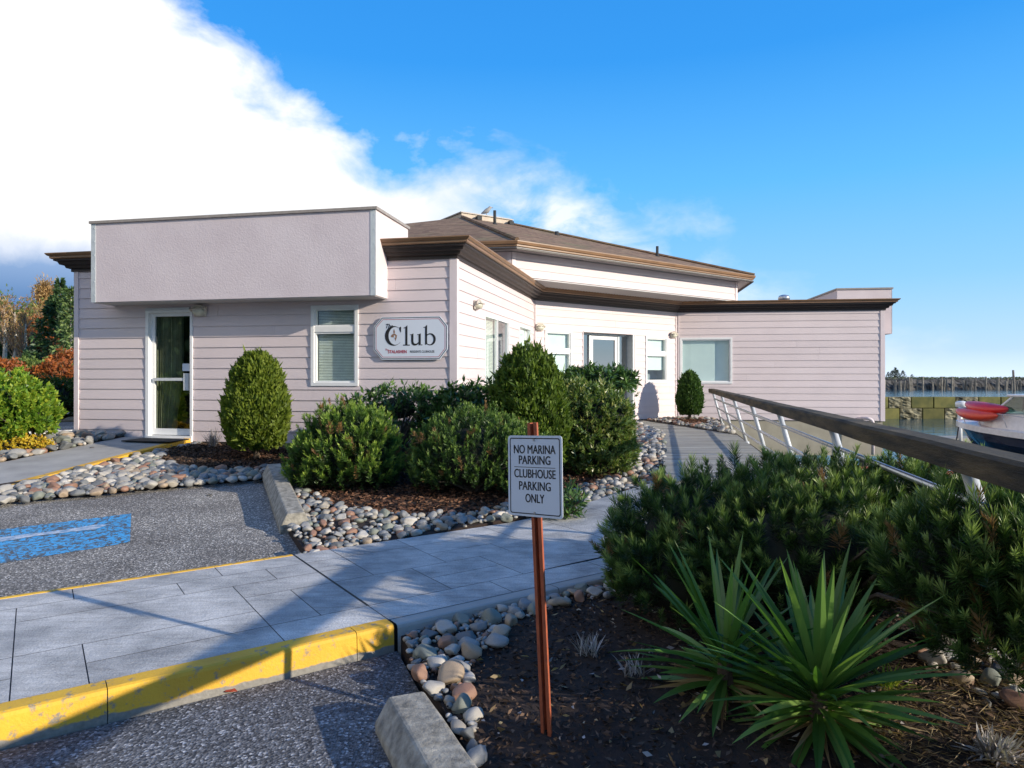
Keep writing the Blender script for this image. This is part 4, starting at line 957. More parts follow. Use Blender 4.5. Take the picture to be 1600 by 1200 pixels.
def whorl_shrub(label, name, base, blobs, nsh, nlv, L, W_, mat_, lump=.1, group=None, ck=.62, out=.35, vb=0., cat='shrub', docore=True, nst=40):
    root = thing(name, label, cat, base, group)
    P, Nn = blobs_points(blobs, nsh, -.6, lump); P2_, N2_ = blobs_points(blobs, nsh//2, -.6, lump, .82); hid = np.r_[np.zeros(len(P)), np.ones(len(P2_))]
    P = np.vstack([P, P2_]); Nn = np.vstack([Nn, N2_]); n = len(P)
    ax = nrm(Nn*.7+np.array([0, 0, .55])+rng.normal(size=(n, 3))*.3); th = rng.random((n, nlv))*6.283; u = rng.random((n, nlv))
    a = nrm(np.cross(ax, np.array([.3, .5, .1]))); b = np.cross(ax, a); rad = a[:, None]*np.cos(th)[..., None]+b[:, None]*np.sin(th)[..., None]
    D = nrm(ax[:, None]*(out+u[..., None]*.9)+rad+rng.normal(size=(n, nlv, 3))*.15); Pb = P[:, None]+ax[:, None]*(-(1-u)*L*1.3)[..., None]
    q, fc = leaves(Pb.reshape(-1, 3), D.reshape(-1, 3), L*rng.uniform(.6, 1.15, n*nlv), W_*rng.uniform(.8, 1.2, n*nlv), .18)
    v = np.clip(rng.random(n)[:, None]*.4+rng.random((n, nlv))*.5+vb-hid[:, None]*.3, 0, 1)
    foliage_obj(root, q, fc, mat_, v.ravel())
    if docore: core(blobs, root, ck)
    stems(base, P, .016, nst, M['bark'], root, .98); return root
def g3(x, y, h=S): p = hit(x, y, h); return p.x, p.y

# egg shaped conifers and mounds
def egg(x, y, r_, z0, z1, ry=None):
    h_ = z1-z0; ry = ry or r_
    return [(x, y, z0+h_*.42, r_, ry, h_*.43), (x, y, z0+h_*.66, r_*.80, ry*.80, h_*.35)]
Yq = 10.2; xq = (401-800)/F*Yq; spray_shrub('round-topped golden green cedar shrub by the left wall', 'cedar_shrub', (xq, Yq, S(0, Yq)), egg(xq, Yq, .455, .42, 1.94), 12000, .07, .035, G_thuja, group='clipped cedar shrubs')
Yq = 8.9; xq = (826-800)/F*Yq; spray_shrub('tall domed dark green cedar shrub behind the parking sign', 'cedar_shrub', (xq, Yq, S(0, Yq)), egg(xq, Yq, .51, .3, 1.95), 16000, .065, .03, leafmat('thuja_green', (.03, .06, .010), (.085, .14, .015), (.17, .23, .03), .25, .6), lump=.08, group='clipped cedar shrubs')
spray_shrub('small dark oval cypress in the corner by the large window', 'cypress_shrub', (4.88, 18.75, .43), egg(4.88, 18.75, .345, .47, 1.74), 7000, .07, .035, G_thuja2)
pine_shrub('bright green mound pine on the left beside the wheel stop', (-2.05, 8.3, .27), [(-1.98, 8.3, .72, .60, .55, .56), (-2.3, 8.25, .55, .42, .42, .40), (-1.75, 8.2, .62, .40, .45, .46), (-2.0, 8.9, .65, .55, .5, .5)], 620, .20, .055, .010, 60)
pine_shrub('mid green mound pine directly behind the parking sign', (-.45, 8.0, .25), [(-.45, 8.0, .68, .70, .6, .55), (.0, 7.95, .60, .48, .5, .45), (-.85, 8.15, .60, .38, .45, .42), (-.3, 8.6, .65, .7, .5, .5)], 900, .17, .048, .009, 50, leafmat('pine_needles_mid', (.022, .05, .014), (.075, .145, .03), (.20, .29, .06), .22, .45, brown=(.26, .15, .06)))
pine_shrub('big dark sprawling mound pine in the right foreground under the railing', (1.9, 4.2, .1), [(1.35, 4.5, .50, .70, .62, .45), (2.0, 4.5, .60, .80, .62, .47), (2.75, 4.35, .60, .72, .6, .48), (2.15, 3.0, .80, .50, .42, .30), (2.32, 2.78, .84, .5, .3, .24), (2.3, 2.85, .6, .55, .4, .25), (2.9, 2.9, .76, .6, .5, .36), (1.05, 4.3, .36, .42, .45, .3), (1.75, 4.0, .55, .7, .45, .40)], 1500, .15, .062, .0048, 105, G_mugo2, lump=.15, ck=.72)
pine_shrub('dark mound pine just beyond the right edge of the picture', (2.9, 1.3, .05), [(2.7, 1.75, .52, .5, .45, .42), (2.8, 1.45, .55, .6, .5, .5), (2.95, 1.05, .5, .6, .6, .5), (3.1, .6, .55, .6, .6, .62)], 700, .11, .05, .006, 40, G_mugo2, ck=.8)
# rhododendrons and leafy shrubs
whorl_shrub('tall leafy shrub with red-tinged leaves beside the boardwalk', 'leafy_shrub', (1.05, 9.2, .32), [(1.12, 9.35, .88, .54, .5, .62), (1.14, 9.2, .6, .52, .5, .38), (.86, 9.5, 1.15, .35, .4, .42), (1.35, 9.2, 1.0, .28, .35, .4)], 1150, 11, .075, .022, G_pieris, .09, out=.7, vb=.05)
whorl_shrub('flat-topped rhododendron in front of the entrance door', 'rhododendron', (1.5, 11.6, .45), [(1.5, 11.6, 1.55, .62, .45, .26), (1.1, 11.6, 1.45, .35, .35, .3)], 260, 11, .12, .036, G_rhodo, .12, group='rhododendrons', ck=.4, vb=.1)
whorl_shrub('sparse rhododendron with pale leaves under the Club sign', 'rhododendron', (-1.75, 10.1, .4), [(-1.7, 10.1, 1.15, .62, .4, .36), (-1.25, 10.2, 1.0, .4, .4, .45)], 170, 10, .12, .036, G_rhodo, .12, group='rhododendrons', ck=.45, vb=.12)
whorl_shrub('dark rhododendron between the pink side wall and the tall cedar', 'rhododendron', (-.55, 9.9, .4), [(-.6, 9.9, 1.05, .6, .45, .48), (-.1, 9.9, 1.1, .4, .4, .55)], 300, 11, .11, .034, G_rhodo, .1, group='rhododendrons', ck=.6)
whorl_shrub('small rhododendron sprig with a yellow leaf below the left window', 'rhododendron', (-2.45, 10.3, .4), [(-2.42, 10.2, 1.22, .14, .12, .14)], 9, 9, .12, .035, G_rhodo, .1, group='rhododendrons', docore=False, vb=.25, nst=8)
whorl_shrub('low fern-like plant behind the parking sign panel', 'ground_plant', (.52, 6.95, .2), [(.5, 7.0, .32, .26, .25, .2)], 70, 9, .10, .02, G_rhodo, .12, docore=False, vb=.2)
whorl_shrub('rounded yellow-green bush at the left edge by the path', 'leafy_bush', (-7.6, 10.9, .45), [(-8.2, 10.8, 1.08, .85, .7, .62), (-7.62, 10.8, .98, .36, .4, .34), (-8.3, 10.6, .75, .6, .6, .42)], 1200, 10, .085, .04, G_left, .1, out=.5, vb=.08)
whorl_shrub('golden low groundcover plant under the leafy bush', 'groundcover_plant', (-7.55, 10.6, .44), [(-7.45, 10.6, .55, .30, .2, .15), (-7.75, 10.5, .55, .3, .2, .14)], 170, 8, .045, .026, G_gold, .12, vb=.1, nst=10)
whorl_shrub('dark shaded shrub behind the left corner of the clubhouse', 'leafy_shrub', (-12.4, 18.8, .45), [(-12.6, 18.8, 1.0, .95, .8, .62), (-11.8, 19, .9, .6, .6, .5)], 500, 9, .11, .045, G_thuja2, .1)
# strap-leaved plants
def blade(mb, base, az_, el_, L, W_, droop, n=7, fold=.25, val=.5, tw=0):
    d = Vector((math.cos(az_)*math.cos(el_), math.sin(az_)*math.cos(el_), math.sin(el_))); s = Vector((-math.sin(az_), math.cos(az_), 0)); p = Vector(base); rows = []
    for i in range(n+1):
        u = i/n; w_ = W_*(.55+.45*min(1, u*3.5))*(1-max(0, (u-.45)/.55)**1.5)+.0008; nn = s.cross(d).normalized()
        s2 = (s*math.cos(tw*u)+nn*math.sin(tw*u)); up = s2.cross(d).normalized()*(1 if s.cross(d).z >= 0 else -1)
        rows.append((p-s2*w_/2+up*w_*fold, p.copy(), p+s2*w_/2+up*w_*fold)); p = p+d*(L/n)
        d = (d+Vector((0, 0, -droop/n))).normalized()
    for a, b in zip(rows[:-1], rows[1:]):
        mb.face([a[0], a[1], b[1], b[0]], val); mb.face([a[1], a[2], b[2], b[1]], val)
G_yucca = leafmat('yucca_leaves', (.03, .085, .018), (.085, .19, .035), (.23, .36, .09), .32, .38, .5)
G_dry = leafmat('dry_leaves', (.10, .06, .03), (.25, .17, .08), (.42, .33, .18), .2, .7)
def yucca(label, c, n, L, seed):
    random.seed(seed); root = thing('yucca', label, 'plant', c, 'yuccas in the mulch'); mb = MB()
    for k in range(n):
        f = k/n; el_ = R(78-88*f**.66+random.uniform(-9, 9)); az_ = k*2.39996+random.uniform(-.3, .3); Lk = L*(.82+.25*math.sin(math.pi*min(1, f+.25)))*random.uniform(.8, 1.1)
        z_ = c[2]+.20*(1-f)+.03
        blade(mb, (c[0]+.025*math.cos(az_), c[1]+.025*math.sin(az_), z_), az_, el_, Lk, random.uniform(.034, .054), .15+.75*f*random.random(), 8, .22, random.uniform(.15, .95), random.uniform(-.5, .5))
    mb.build('leaves', G_yucca, root, smooth=True); db = MB()
    for k in range(34): blade(db, (c[0], c[1], c[2]+.05), random.random()*6.28, R(random.uniform(-8, 12)), L*random.uniform(.4, .75), .022, random.uniform(.1, .5), 6, .3, random.random(), random.uniform(-2, 2))
    db.build('dead_leaves', G_dry, root); st = MB(); st.tube([(c[0], c[1], c[2]-.05), (c[0], c[1], c[2]+.24)], [.05, .03], 8); st.build('stem', M['bark'], root)
yucca('large yucca rosette nearest the camera at the bottom right', (1.33, 2.96, .06), 110, .58, 3)
yucca('smaller yucca rosette behind and left of the large one', (1.03, 3.30, .06), 70, .55, 9)
random.seed(21)
def strap(label, name, c, n, L, W_, mat_, el=(30, 85), dr=1.2, group=None, cat='plant'):
    root = thing(name, label, cat, c, group); mb = MB()
    for k in range(n):
        a = random.random()*6.28; blade(mb, (c[0]+random.uniform(-.05, .05), c[1]+random.uniform(-.05, .05), c[2]), a, R(random.uniform(*el)), L*random.uniform(.6, 1.1), W_, random.uniform(.3, dr), 6, .2, random.random())
    mb.build('leaves', mat_, root); return root
strap('arching strap-leaved plant between the leafy shrub and the boardwalk', 'strap_leaved_plant', (1.72, 10.6, .42), 40, .5, .024, G_left, (25, 80), 1.6)
M_gry = leafmat('grey_twigs', (.16, .14, .13), (.34, .31, .30), (.55, .52, .5), .1, .8)
strap('grey dried heather clump at the foot of the left wall', 'heather_plant', (-4.95, 11.3, .46), 90, .32, .008, M_gry, (45, 88), .4)
strap('grey dried lavender tuft in the mulch right of the cobbles', 'lavender_plant', (.42, 3.75, .08), 60, .13, .006, M_gry, (35, 88), .5, 'dried lavender tufts')
strap('thin dried lavender tuft in the mulch nearer the yucca', 'lavender_plant', (.62, 3.5, .08), 40, .11, .006, M_gry, (35, 88), .5, 'dried lavender tufts')
strap('pale dried sedum clump in the bottom right corner', 'sedum_plant', (1.95, 2.75, .07), 160, .12, .012, M_gry, (10, 80), .5)
strap('small green grass tuft right of the yuccas', 'grass_tuft', (1.85, 3.35, .08), 60, .16, .006, G_left, (25, 80), .9)

# mulch chips, pine litter
def litter(name, poly, n, L, W_, hf, m_, label, lift=.02):
    xs_ = [p[0] for p in poly]; ys_ = [p[1] for p in poly]; P = []
    while len(P) < n:
        x = random.uniform(min(xs_), max(xs_)); y = random.uniform(min(ys_), max(ys_))
        if inside((x, y), poly): P.append((x, y, hf(x, y)+random.uniform(.0, lift)))
    P = np.array(P); a = rng.random(n)*6.283; D = nrm(np.stack([np.cos(a), np.sin(a), rng.uniform(-.1, .45, n)], 1))
    q, fc = leaves(P, D, L*rng.uniform(.4, 1.4, n), W_*rng.uniform(.5, 1.5, n), .25)
    tag(np_mesh(name, q, fc, m_, None, v=rng.random(n)), label, 'mulch', kind='stuff')
G_chip = leafmat('bark_chips', (.025, .012, .008), (.10, .042, .022), (.22, .12, .07), .0, .9)
G_chip_shaded = leafmat('dark_bark_chips', (.012, .008, .006), (.040, .024, .016), (.16, .10, .065), .0, .9)  # dark chips deepened again, shade over the near bed put into colour
litter('mulch', bed2, 26000, .035, .012, S, G_chip_shaded, 'dark bark mulch around the yuccas')
litter('mulch', [hs_(470, 770), hs_(530, 795), hs_(620, 808), hs_(740, 804), hs_(800, 787), hs_(890, 770), hs_(960, 747), hs_(1000, 714), hs_(985, 672), (1.6, 14), (-.3, 10.9), (-4, 11.2), (-4.8, 10.5)], 26000, .06, .02, S, G_chip, 'reddish bark mulch under the shrubs')
litter('mulch', mul1, 4000, .06, .02, S, G_chip_shaded, 'dark bark mulch patch by the left wall')
litter('mulch', [pd(-60, 724), pd(0, 712), pd(60, 699), pd(78, 688), (-8.3, 12.3), (-9.5, 12), (-9.5, 10)], 5000, .07, .024, HD, G_chip, 'red-brown bark mulch at the left edge', .03)
litter('mulch', [(3.75, 18.4), (4.7, 19.2), (5.4, 18.6), (4.8, 16.6), (4.3, 16.9)], 2500, .06, .02, lambda x, y: .43, G_chip, 'bark mulch around the corner cypress', .04)
litter('pine_litter', [(1.55, 2.6), (2.6, 2.4), (2.9, 3.5), (1.7, 3.9), (1.4, 3.4)], 3500, .07, .003, S, G_dry, 'dry pine needles and grass at the bottom right', .03)
litter('debris', bed2, 700, .035, .014, S, M_gry, 'pale twigs and dry bits scattered on the dark mulch', .04)
litter('debris', bed2, 500, .05, .02, S, G_dry, 'dry brown leaf bits scattered on the dark mulch', .04)
# fallen leaves
def fallen(x, y, hf, label, c=(.35, .05, .02)):
    p = hit(x, y, hf); mb = MB(); z = hf(p.x, p.y)+.006; mb.prism([(0, 0), (.02, .022), (.05, .018), (.075, 0), (.05, -.02), (.02, -.018)], lambda a, b, h: (p.x+a, p.y+b*1.2, z+h+abs(b)*.4), 0, .0015)
    tag(mb.build('fallen_leaf', PM('leaf_red', c, .7), base=(p.x, p.y, z)), label, 'leaf')
fallen(348, 1082, lambda X, Y: 0, 'dry red leaf on the near asphalt below the yellow kerb'); fallen(485, 1035, lambda X, Y: 0, 'small red leaf on the asphalt close to the kerb end')
fallen(140, 700, HD, 'brown leaf on the doorway path', (.12, .07, .04)); fallen(322, 775, AS, 'curled brown leaf in the parking bay near the cobbles', (.10, .08, .04))

# white drain pipe
mb = MB(); pa = Vector((-8.05, 12.15, .60)); pb_ = Vector((-8.75, 12.05, .58)); pts = []; rr = []
for k in range(29): pts.append(pa.lerp(pb_, k/28)); rr.append(.075 if k % 2 else .064)
pts = [Vector((-7.6, 12.6, .6))]+pts; rr = [.06]+rr
mb.tube(pts, rr, 14); tag(mb.build('drain_pipe', M['wpipe'], base=(-8.4, 12.1, .52)), 'short ribbed white drain pipe at the left corner of the clubhouse', 'pipe')

# ------------------------------------------------------------------ railing
RL = lambda Y: 1.855+.2194*(Y-2.48)
rail = thing('railing', 'weathered timber handrail on leaning metal posts beside the boardwalk', 'railing', (RL(8)+.2, 8, .3))
HT = EYE-.29
mb = MB(); dv = Vector((.2194, 1)).normalized(); nv = Vector((dv.y, -dv.x)); pr = [(-.075, -.105), (.05, -.105), (.065, -.02), (.055, 0), (-.065, 0), (-.08, -.015)]
ysr = np.linspace(18.0, -2.5, 44); rg = []
for Y in ysr:
    c_ = Vector((RL(Y), Y)); wob = random.uniform(-.003, .003)
    for o_, z in pr: p = c_+nv*o_; rg.append((p.x, p.y, HT+z+wob))
mb.raw(rg, [tuple(range(6))[::-1], tuple((43*6)+i for i in range(6))]+[(k*6+i, k*6+(i+1) % 6, (k+1)*6+(i+1) % 6, (k+1)*6+i) for k in range(43) for i in range(6)])
mb.build('handrail', M['timber'], rail)
def rp(Y, f): # f 0 at top, 1 at base
    return (RL(Y)+.02+.235*f*nv.x, Y+.235*f*nv.y, HT-.08-f*.84)
for Y in (17.8, 15.3, 12.7, 10.2, 7.8, 5.36, 2.99, .3):
    mb = MB(); mb.tube([rp(Y, -.05), rp(Y, 1.02)], .030, 12); mb.tube([rp(Y, .98), rp(Y, 1.03)], .05, 12); mb.build('post', M['alu'], rail, smooth=True)
for f in (.22, .50, .78):
    mb = MB(); mb.tube([rp(Y, f) for Y in (18.1, 12, 6, 2.9)], .019, 10); mb.build('pipe_rail', M['steel'], rail, smooth=True)
mb = MB(); 
pts = [rp(Y, 1.0) for Y in (18.2, 3.6)]
for a, b in zip(pts[:-1], pts[1:]):
    a = Vector(a); b = Vector(b); c_ = (a+b)/2; L_ = (b-a).length; dd = (b-a).normalized(); mb.box((c_.x, c_.y, HT-1.0), (L_, .14, .13), (dd.x, dd.y))
mb.build('base_timber', M['timber'], rail)
for Y in np.arange(16.5, 3.6, -2.5):
    mb = MB(); p = rp(Y, 1.0); mb.tube([(p[0]+.02, p[1], -2.5), (p[0]+.02, p[1], .24)], .11, 10); mb.build('pile', M['pile'], rail)
# rusty pipe over the water
mb = MB(); mb.tube([(7.2, 14.2, -.36), (9.6, 13.6, -.42)], .12, 14); tag(mb.build('steel_pipe', M['rust'], base=(8.4, 13.9, -.5), smooth=False), 'rusty brown pipe lying above the water under the handrail', 'pipe')

# ------------------------------------------------------------------ marina: block wall, breakwater, boat
M['block'] = PM('mossy_block', (.20, .18, .05), .95, (.06, .075, .025), 1.6, 10, .7, 9, vamt=.3)
M['blockr'] = PM('rough_block', (.26, .235, .15), .95, (.06, .055, .03), 3.2, 5, 1.0, 5, vamt=.2, contrast=.08)
sea = thing('block_seawall', 'mossy concrete block wall in two courses across the basin', 'sea wall', (32, 46, WZ))
for row in range(2):
    x = 16.2+(.75 if row == 0 else 0)*1.0-(.0)
    k = 0
    while x < 60:
        rough = (k % 3 == 0) if row else (k % 2 == 0) ; mb = MB(); z0_ = WZ-.05+row*.77
        if rough:
            bm = bmesh.new(); bmesh.ops.create_cube(bm, size=1); bmesh.ops.subdivide_edges(bm, edges=bm.edges[:], cuts=7, use_grid_fill=True)
            for v in bm.verts:
                if v.co.y < -.49 and abs(v.co.x) < .47 and abs(v.co.z) < .45: v.co.y += random.uniform(-.12, .04)
            mb.raw([(x+.73+v.co.x*1.44, 46+v.co.y*.74, z0_+.375+v.co.z*.745) for v in bm.verts], [[v.index for v in f.verts] for f in bm.faces], random.random()); bm.free()
        else:
            mb.box((x+.73, 46, z0_+.375), (1.44, .74, .745), val=random.random())
        mb.build('block', M['blockr'] if rough else M['block'], sea, bevel=.04 if not rough else 0); x += 1.5; k += 1
mb = MB(); mb.box((38, 47.2, -.65), (44, 1.8, 1.2)); mb.build('backfill', M['soil'], sea)
M['jetty'] = PM('jetty_rock', (.12, .11, .095), .95, (.012, .012, .01), 1.0, 8, 1.0, 1.2, stretch=(2.2, 1, .35), contrast=.10)
bw = MB(); n = 160; xs_ = np.linspace(20, 420, n); rows = [(-2.5, WZ-.5), (-1.6, .1), (-.6, 1.0), (.5, 1.35), (3, 1.45), (8, 1.0)]
pts = np.array([[(x, 164+y*1.4+random.uniform(-.5, .5), z+random.uniform(-.2, .2)*(1 if z > 0 else .2)) for y, z in rows] for x in xs_])
for i in range(n-1):
    for j in range(len(rows)-1): bw.face([pts[i][j], pts[i+1][j], pts[i+1][j+1], pts[i][j+1]])
tag(bw.build('breakwater', M['jetty']), kind='structure')
P = np.stack([rng.uniform(20, 300, 16000), rng.uniform(163.4, 172, 16000), rng.uniform(.9, 1.5, 16000)], 1); D = nrm(rng.normal(size=(16000, 3))*.5+np.array([0, 0, 1]))
q, fc = leaves(P, D, .45, .2); tag(np_mesh('breakwater_scrub', q, fc, leafmat('scrub', (.03, .045, .015), (.06, .09, .02), (.11, .13, .05), .2), None, v=rng.random(16000)), 'low green scrub along the breakwater top', 'scrub', kind='stuff')
random.seed(5)
pl = MB(); pl.tube([(0, 0, 0), (.02, 0, 1.2), (0, .03, 2.4)], [.19, .18, .16], 8); pile0 = pl.build('piling', M['pile'], base=(0, 0, 0))
x = 78.; npl = 0
while x < 150:
    o = pile0 if npl == 0 else pile0.copy()
    if npl: COL.objects.link(o)
    o.location = (x, 159.8+random.uniform(-.6, .6), WZ-.3); s_ = random.uniform(.7, 1.2); o.scale = (random.uniform(.9, 1.9), 1, s_*1.15); o.rotation_euler = (random.uniform(-.05, .05), random.uniform(-.10, .10), random.random()*3)
    tag(o, 'old grey timber piling standing against the far breakwater', 'piling', 'old pilings along the breakwater'); npl += 1; x += random.choice((.5, .6, .8, 1.0, 1.4, 2.6))
o = pile0.copy(); COL.objects.link(o); o.location = (107.5, 146, WZ-.3); o.scale = (1.3, 1.3, 1.95); tag(o, 'tallest dark piling standing clear above the breakwater', 'piling', None); o['group'] = 'old pilings along the breakwater'
# far trees on the breakwater
G_far = leafmat('far_leaves', (.015, .03, .02), (.035, .055, .03), (.06, .08, .04), .1)
def far_tree(x, y, z, h_, r_, label, grp):
    root = thing('tree', label, 'tree', (x, y, z), grp); n = 350; u = rng.random(n); a = rng.random(n)*6.283; rr = r_*(1-u)**.8*rng.random(n)**.4
    P = np.stack([x+rr*np.cos(a), y+rr*np.sin(a), z+h_*(.12+.88*u)], 1); q, fc = leaves(P, nrm(rng.normal(size=(n, 3))), h_*.12, h_*.05); foliage_obj(root, q, fc, G_far, rng.random(n), 'crown')
    mb = MB(); mb.tube([(x, y, z), (x, y, z+h_*.8)], [h_*.04, h_*.01], 6); mb.build('trunk', M['bark'], root)
for k, (px_, h_) in enumerate(((1388, 2.2), (1394, 2.6), (1399, 3.4), (1402, 2.8), (1411, 2.6), (1425, 1.5))):
    far_tree((px_-800)/F*168, 168, 1.1, h_*.85, .7+h_*.15, 'small dark tree on the far breakwater, number of its row told by height' if False else ['short dark tree at the left end of the breakwater', 'medium dark tree beside the clubhouse edge on the breakwater', 'tallest pointed tree on the breakwater', 'pointed tree just right of the tallest one on the breakwater', 'round tree standing apart on the breakwater', 'lowest bushy tree furthest right on the breakwater'][k], 'trees on the breakwater')
# boat
bow = Vector((16.3, 25.0)); hd_ = Vector((-.4, .917)).normalized(); port = Vector((-hd_.y, hd_.x))
boat = thing('motor_boat', 'white cabin motorboat with dark navy hull moored behind the handrail', 'boat', (bow.x-hd_.x*4, bow.y-hd_.y*4, WZ))
def BT(a, l, z): p = bow-hd_*a+port*l; return (p.x, p.y, z+(.10 if z > -.9 else 0))
hull = MB(); st = [(0, .03, -.10, .02), (.25, .28, -.12, .05), (.7, .62, -.15, .15), (1.4, .98, -.2, .4), (2.4, 1.2, -.27, .8), (3.8, 1.32, -.36, 1.05), (5.5, 1.35, -.44, 1.15), (8.5, 1.28, -.46, 1.15)]
rgs = []
for a, hb, zs, wb in st:
    fr_ = .55 if a < .3 else 0; rk = max(0, 1-a/2.2)
    sec = [(hb, zs), (hb*.97, zs-.12), (hb*.80+wb*.2, zs-.45), (wb*.9, WZ+.05), (wb*.3, WZ-.3), (0, WZ-.4)]
    rg_ = []
    for l, z in sec: dp = (zs-z)/1.1*.85*rk; rg_.append((a+dp, l, z))
    rgs.append(rg_+[(a_, -l, z) for a_, l, z in rg_[-2::-1]])
for r0, r1 in zip(rgs[:-1], rgs[1:]):
    for k in range(len(r0)-1): hull.face([BT(*r0[k]), BT(*r1[k]), BT(*r1[k+1]), BT(*r0[k+1])])
hull.face([BT(*p) for p in rgs[-1]]); hull.build('hull', M['hull'], boat, smooth=False)
gw = MB()
for sg_ in (1, -1):
    for (a, hb, zs, _), (a2, hb2, zs2, _) in zip(st[:-1], st[1:]):
        o1, o2 = hb+.03, hb2+.03; i1, i2 = max(0, hb-.14), max(0, hb2-.14)
        gw.hexa([BT(a, sg_*i1, zs-.0), BT(a2, sg_*i2, zs2-.0), BT(a2, sg_*o2, zs2-.16), BT(a, sg_*o1, zs-.16), BT(a, sg_*i1, zs+.05), BT(a2, sg_*i2, zs2+.05), BT(a2, sg_*o2, zs2+.03), BT(a, sg_*o1, zs+.03)])
gw.build('gunwale', M['gel'], boat)
dkk = MB(); 
for (a, hb, zs, _), (a2, hb2, zs2, _) in zip(st[:-1], st[1:]): dkk.face([BT(a, hb, zs+.03), BT(a2, hb2, zs2+.03), BT(a2, 0, zs2+.1), BT(a, 0, zs+.1)]); dkk.face([BT(a, -hb, zs+.03), BT(a, 0, zs+.1), BT(a2, 0, zs2+.1), BT(a2, -hb2, zs2+.03)])
dkk.build('deck', M['gel'], boat)
cb = MB(); sec = [(.9, .25, -.12, .0), (1.3, .6, -.2, .14), (1.75, .85, -.3, .3), (5.6, 1.02, -.4, .34)]
for (a, wd, zb_, zt_), (a2, wd2, zb2, zt2) in zip(sec[:-1], sec[1:]):
    for pts in ([(a, wd, zb_), (a2, wd2, zb2), (a2, wd2*.9, zt2), (a, wd*.9, zt_)], [(a, -wd, zb_), (a2, -wd2, zb2), (a2, -wd2*.9, zt2), (a, -wd*.9, zt_)], [(a, wd*.9, zt_), (a2, wd2*.9, zt2), (a2, -wd2*.9, zt2), (a, -wd*.9, zt_)]): cb.face([BT(*p) for p in pts])
cb.face([BT(.9, .25, -.12), BT(.9, .22, .0), BT(.9, -.22, .0), BT(.9, -.25, -.12)]); cb.build('cabin', M['gel'], boat)
ws_ = MB(); A_ = [(1.75, .80, .3), (2.35, .76, .86), (2.35, -.76, .86), (1.75, -.80, .3)]; ws_.face([BT(*p) for p in A_])
ws_.face([BT(1.75, .82, .3), BT(4.2, .95, .32), BT(4.2, .85, .86), BT(2.35, .78, .86)]); ws_.face([BT(1.75, -.82, .3), BT(4.2, -.95, .32), BT(4.2, -.85, .86), BT(2.35, -.78, .86)]); ws_.build('windshield', glassmat('boat_glass', (.30, .45, .42)), boat)
for sg_ in (1, -1):
    for p_, q_ in (((1.75, .82, .3), (2.35, .78, .86)), ((2.9, .9, .32), (2.95, .8, .86)), ((4.2, .95, .32), (4.2, .85, .86))):
        wf = MB(); wf.tube([BT(p_[0], sg_*p_[1], p_[2]), BT(q_[0], sg_*q_[1], q_[2])], .035, 6); wf.build('window_post', M['gel'], boat)
wf = MB(); wf.tube([BT(1.75, .82, .3), BT(1.75, -.82, .3)], .03, 6); wf.build('window_sill', M['gel'], boat)
ht = MB(); ht.prism([(2.2, .86), (5.4, .95), (5.4, -.95), (2.2, -.86)], lambda a, l, h: BT(a, l, h), .86, .95); ht.build('hardtop', M['gel'], boat, bevel=.04)
cv = MB(); cv.prism([(4.25, .93), (7.0, 1.0), (7.0, -1.0), (4.25, -.93)], lambda a, l, h: BT(a, l, h), -.35, .84); cv.build('canvas', M['canvas'], boat, bevel=.08)
br = MB(); rt = [(.05, 0, .42), (.4, .38, .40), (1.2, .82, .34), (2.2, 1.08, .28), (3.2, 1.18, .2), (3.7, 1.22, -.3)]
br.tube([BT(*p) for p in rt], .014, 8); br.tube([BT(a, -l, z) for a, l, z in rt], .014, 8)
for a, l, z in ((.4, .38, .40), (1.2, .82, .34), (2.2, 1.08, .28)):
    for sg_ in (1, -1): br.tube([BT(a, sg_*l, z), BT(a+.15, sg_*(l+.0), -.15)], .011, 6)
br.build('bow_rail', M['steel'], boat, smooth=True)
an = MB(); an.tube([BT(2.6, .3, .95), BT(2.6, .3, 1.9)], .015, 6); an.build('antenna', M['gel'], boat)
rb = MB(); rb.box(BT(1.2, .95, -.75)[:2]+(-.78,), (.0, .0, .0)); 
def kayak(label, a0, a1, l0, l1, z0_, z1_, m_, wdt):
    p0 = Vector(BT(a0, l0, z0_)); p1 = Vector(BT(a1, l1, z1_)); mb = MB(); n = 18; pts = []; d_ = (p1-p0); s_ = Vector((-d_.y, d_.x, 0)).normalized(); base = 0
    for i in range(n+1):
        u = i/n; w_ = wdt*math.sin(math.pi*min(.999, max(.001, u)))**.75+.004; h_ = .22*math.sin(math.pi*u)**.5+.01; c_ = p0+d_*u+Vector((0, 0, .10*(abs(2*u-1))**2.5))
        for k in range(12):
            q = 2*math.pi*k/12; mb.v.append(tuple(c_+s_*w_*math.cos(q)+Vector((0, 0, h_*math.sin(q)*(1 if math.sin(q) > 0 else .8)))))
    for i in range(n):
        for k in range(12): mb.f.append((i*12+k, i*12+(k+1) % 12, (i+1)*12+(k+1) % 12, (i+1)*12+k)); mb.a.append(.5)
    ky = thing('kayak', label, 'kayak', tuple((p0+p1)/2), 'kayaks on the foredeck'); mb.build('hull', m_, ky, smooth=True)
    ck = MB(); c_ = (p0+p1)/2; n = 18; ring = []
    for k in range(n): q = 2*math.pi*k/n; ring.append(c_+d_.normalized()*.42*math.cos(q)+s_*.2*math.sin(q)+Vector((0, 0, .175-.05*abs(math.sin(q)))))
    ck.tube(ring+[ring[0]], .02, 6); ck.build('cockpit_rim', M['dark'], ky)
kayak('bright red kayak on top, pointing at the cabin windshield', .3, 2.35, .0, 1.0, .48, .36, M['kred'], .36)
kayak('orange-red kayak lying lower on the boat bow', .12, 2.1, .25, 1.12, .22, .13, M['korange'], .32)
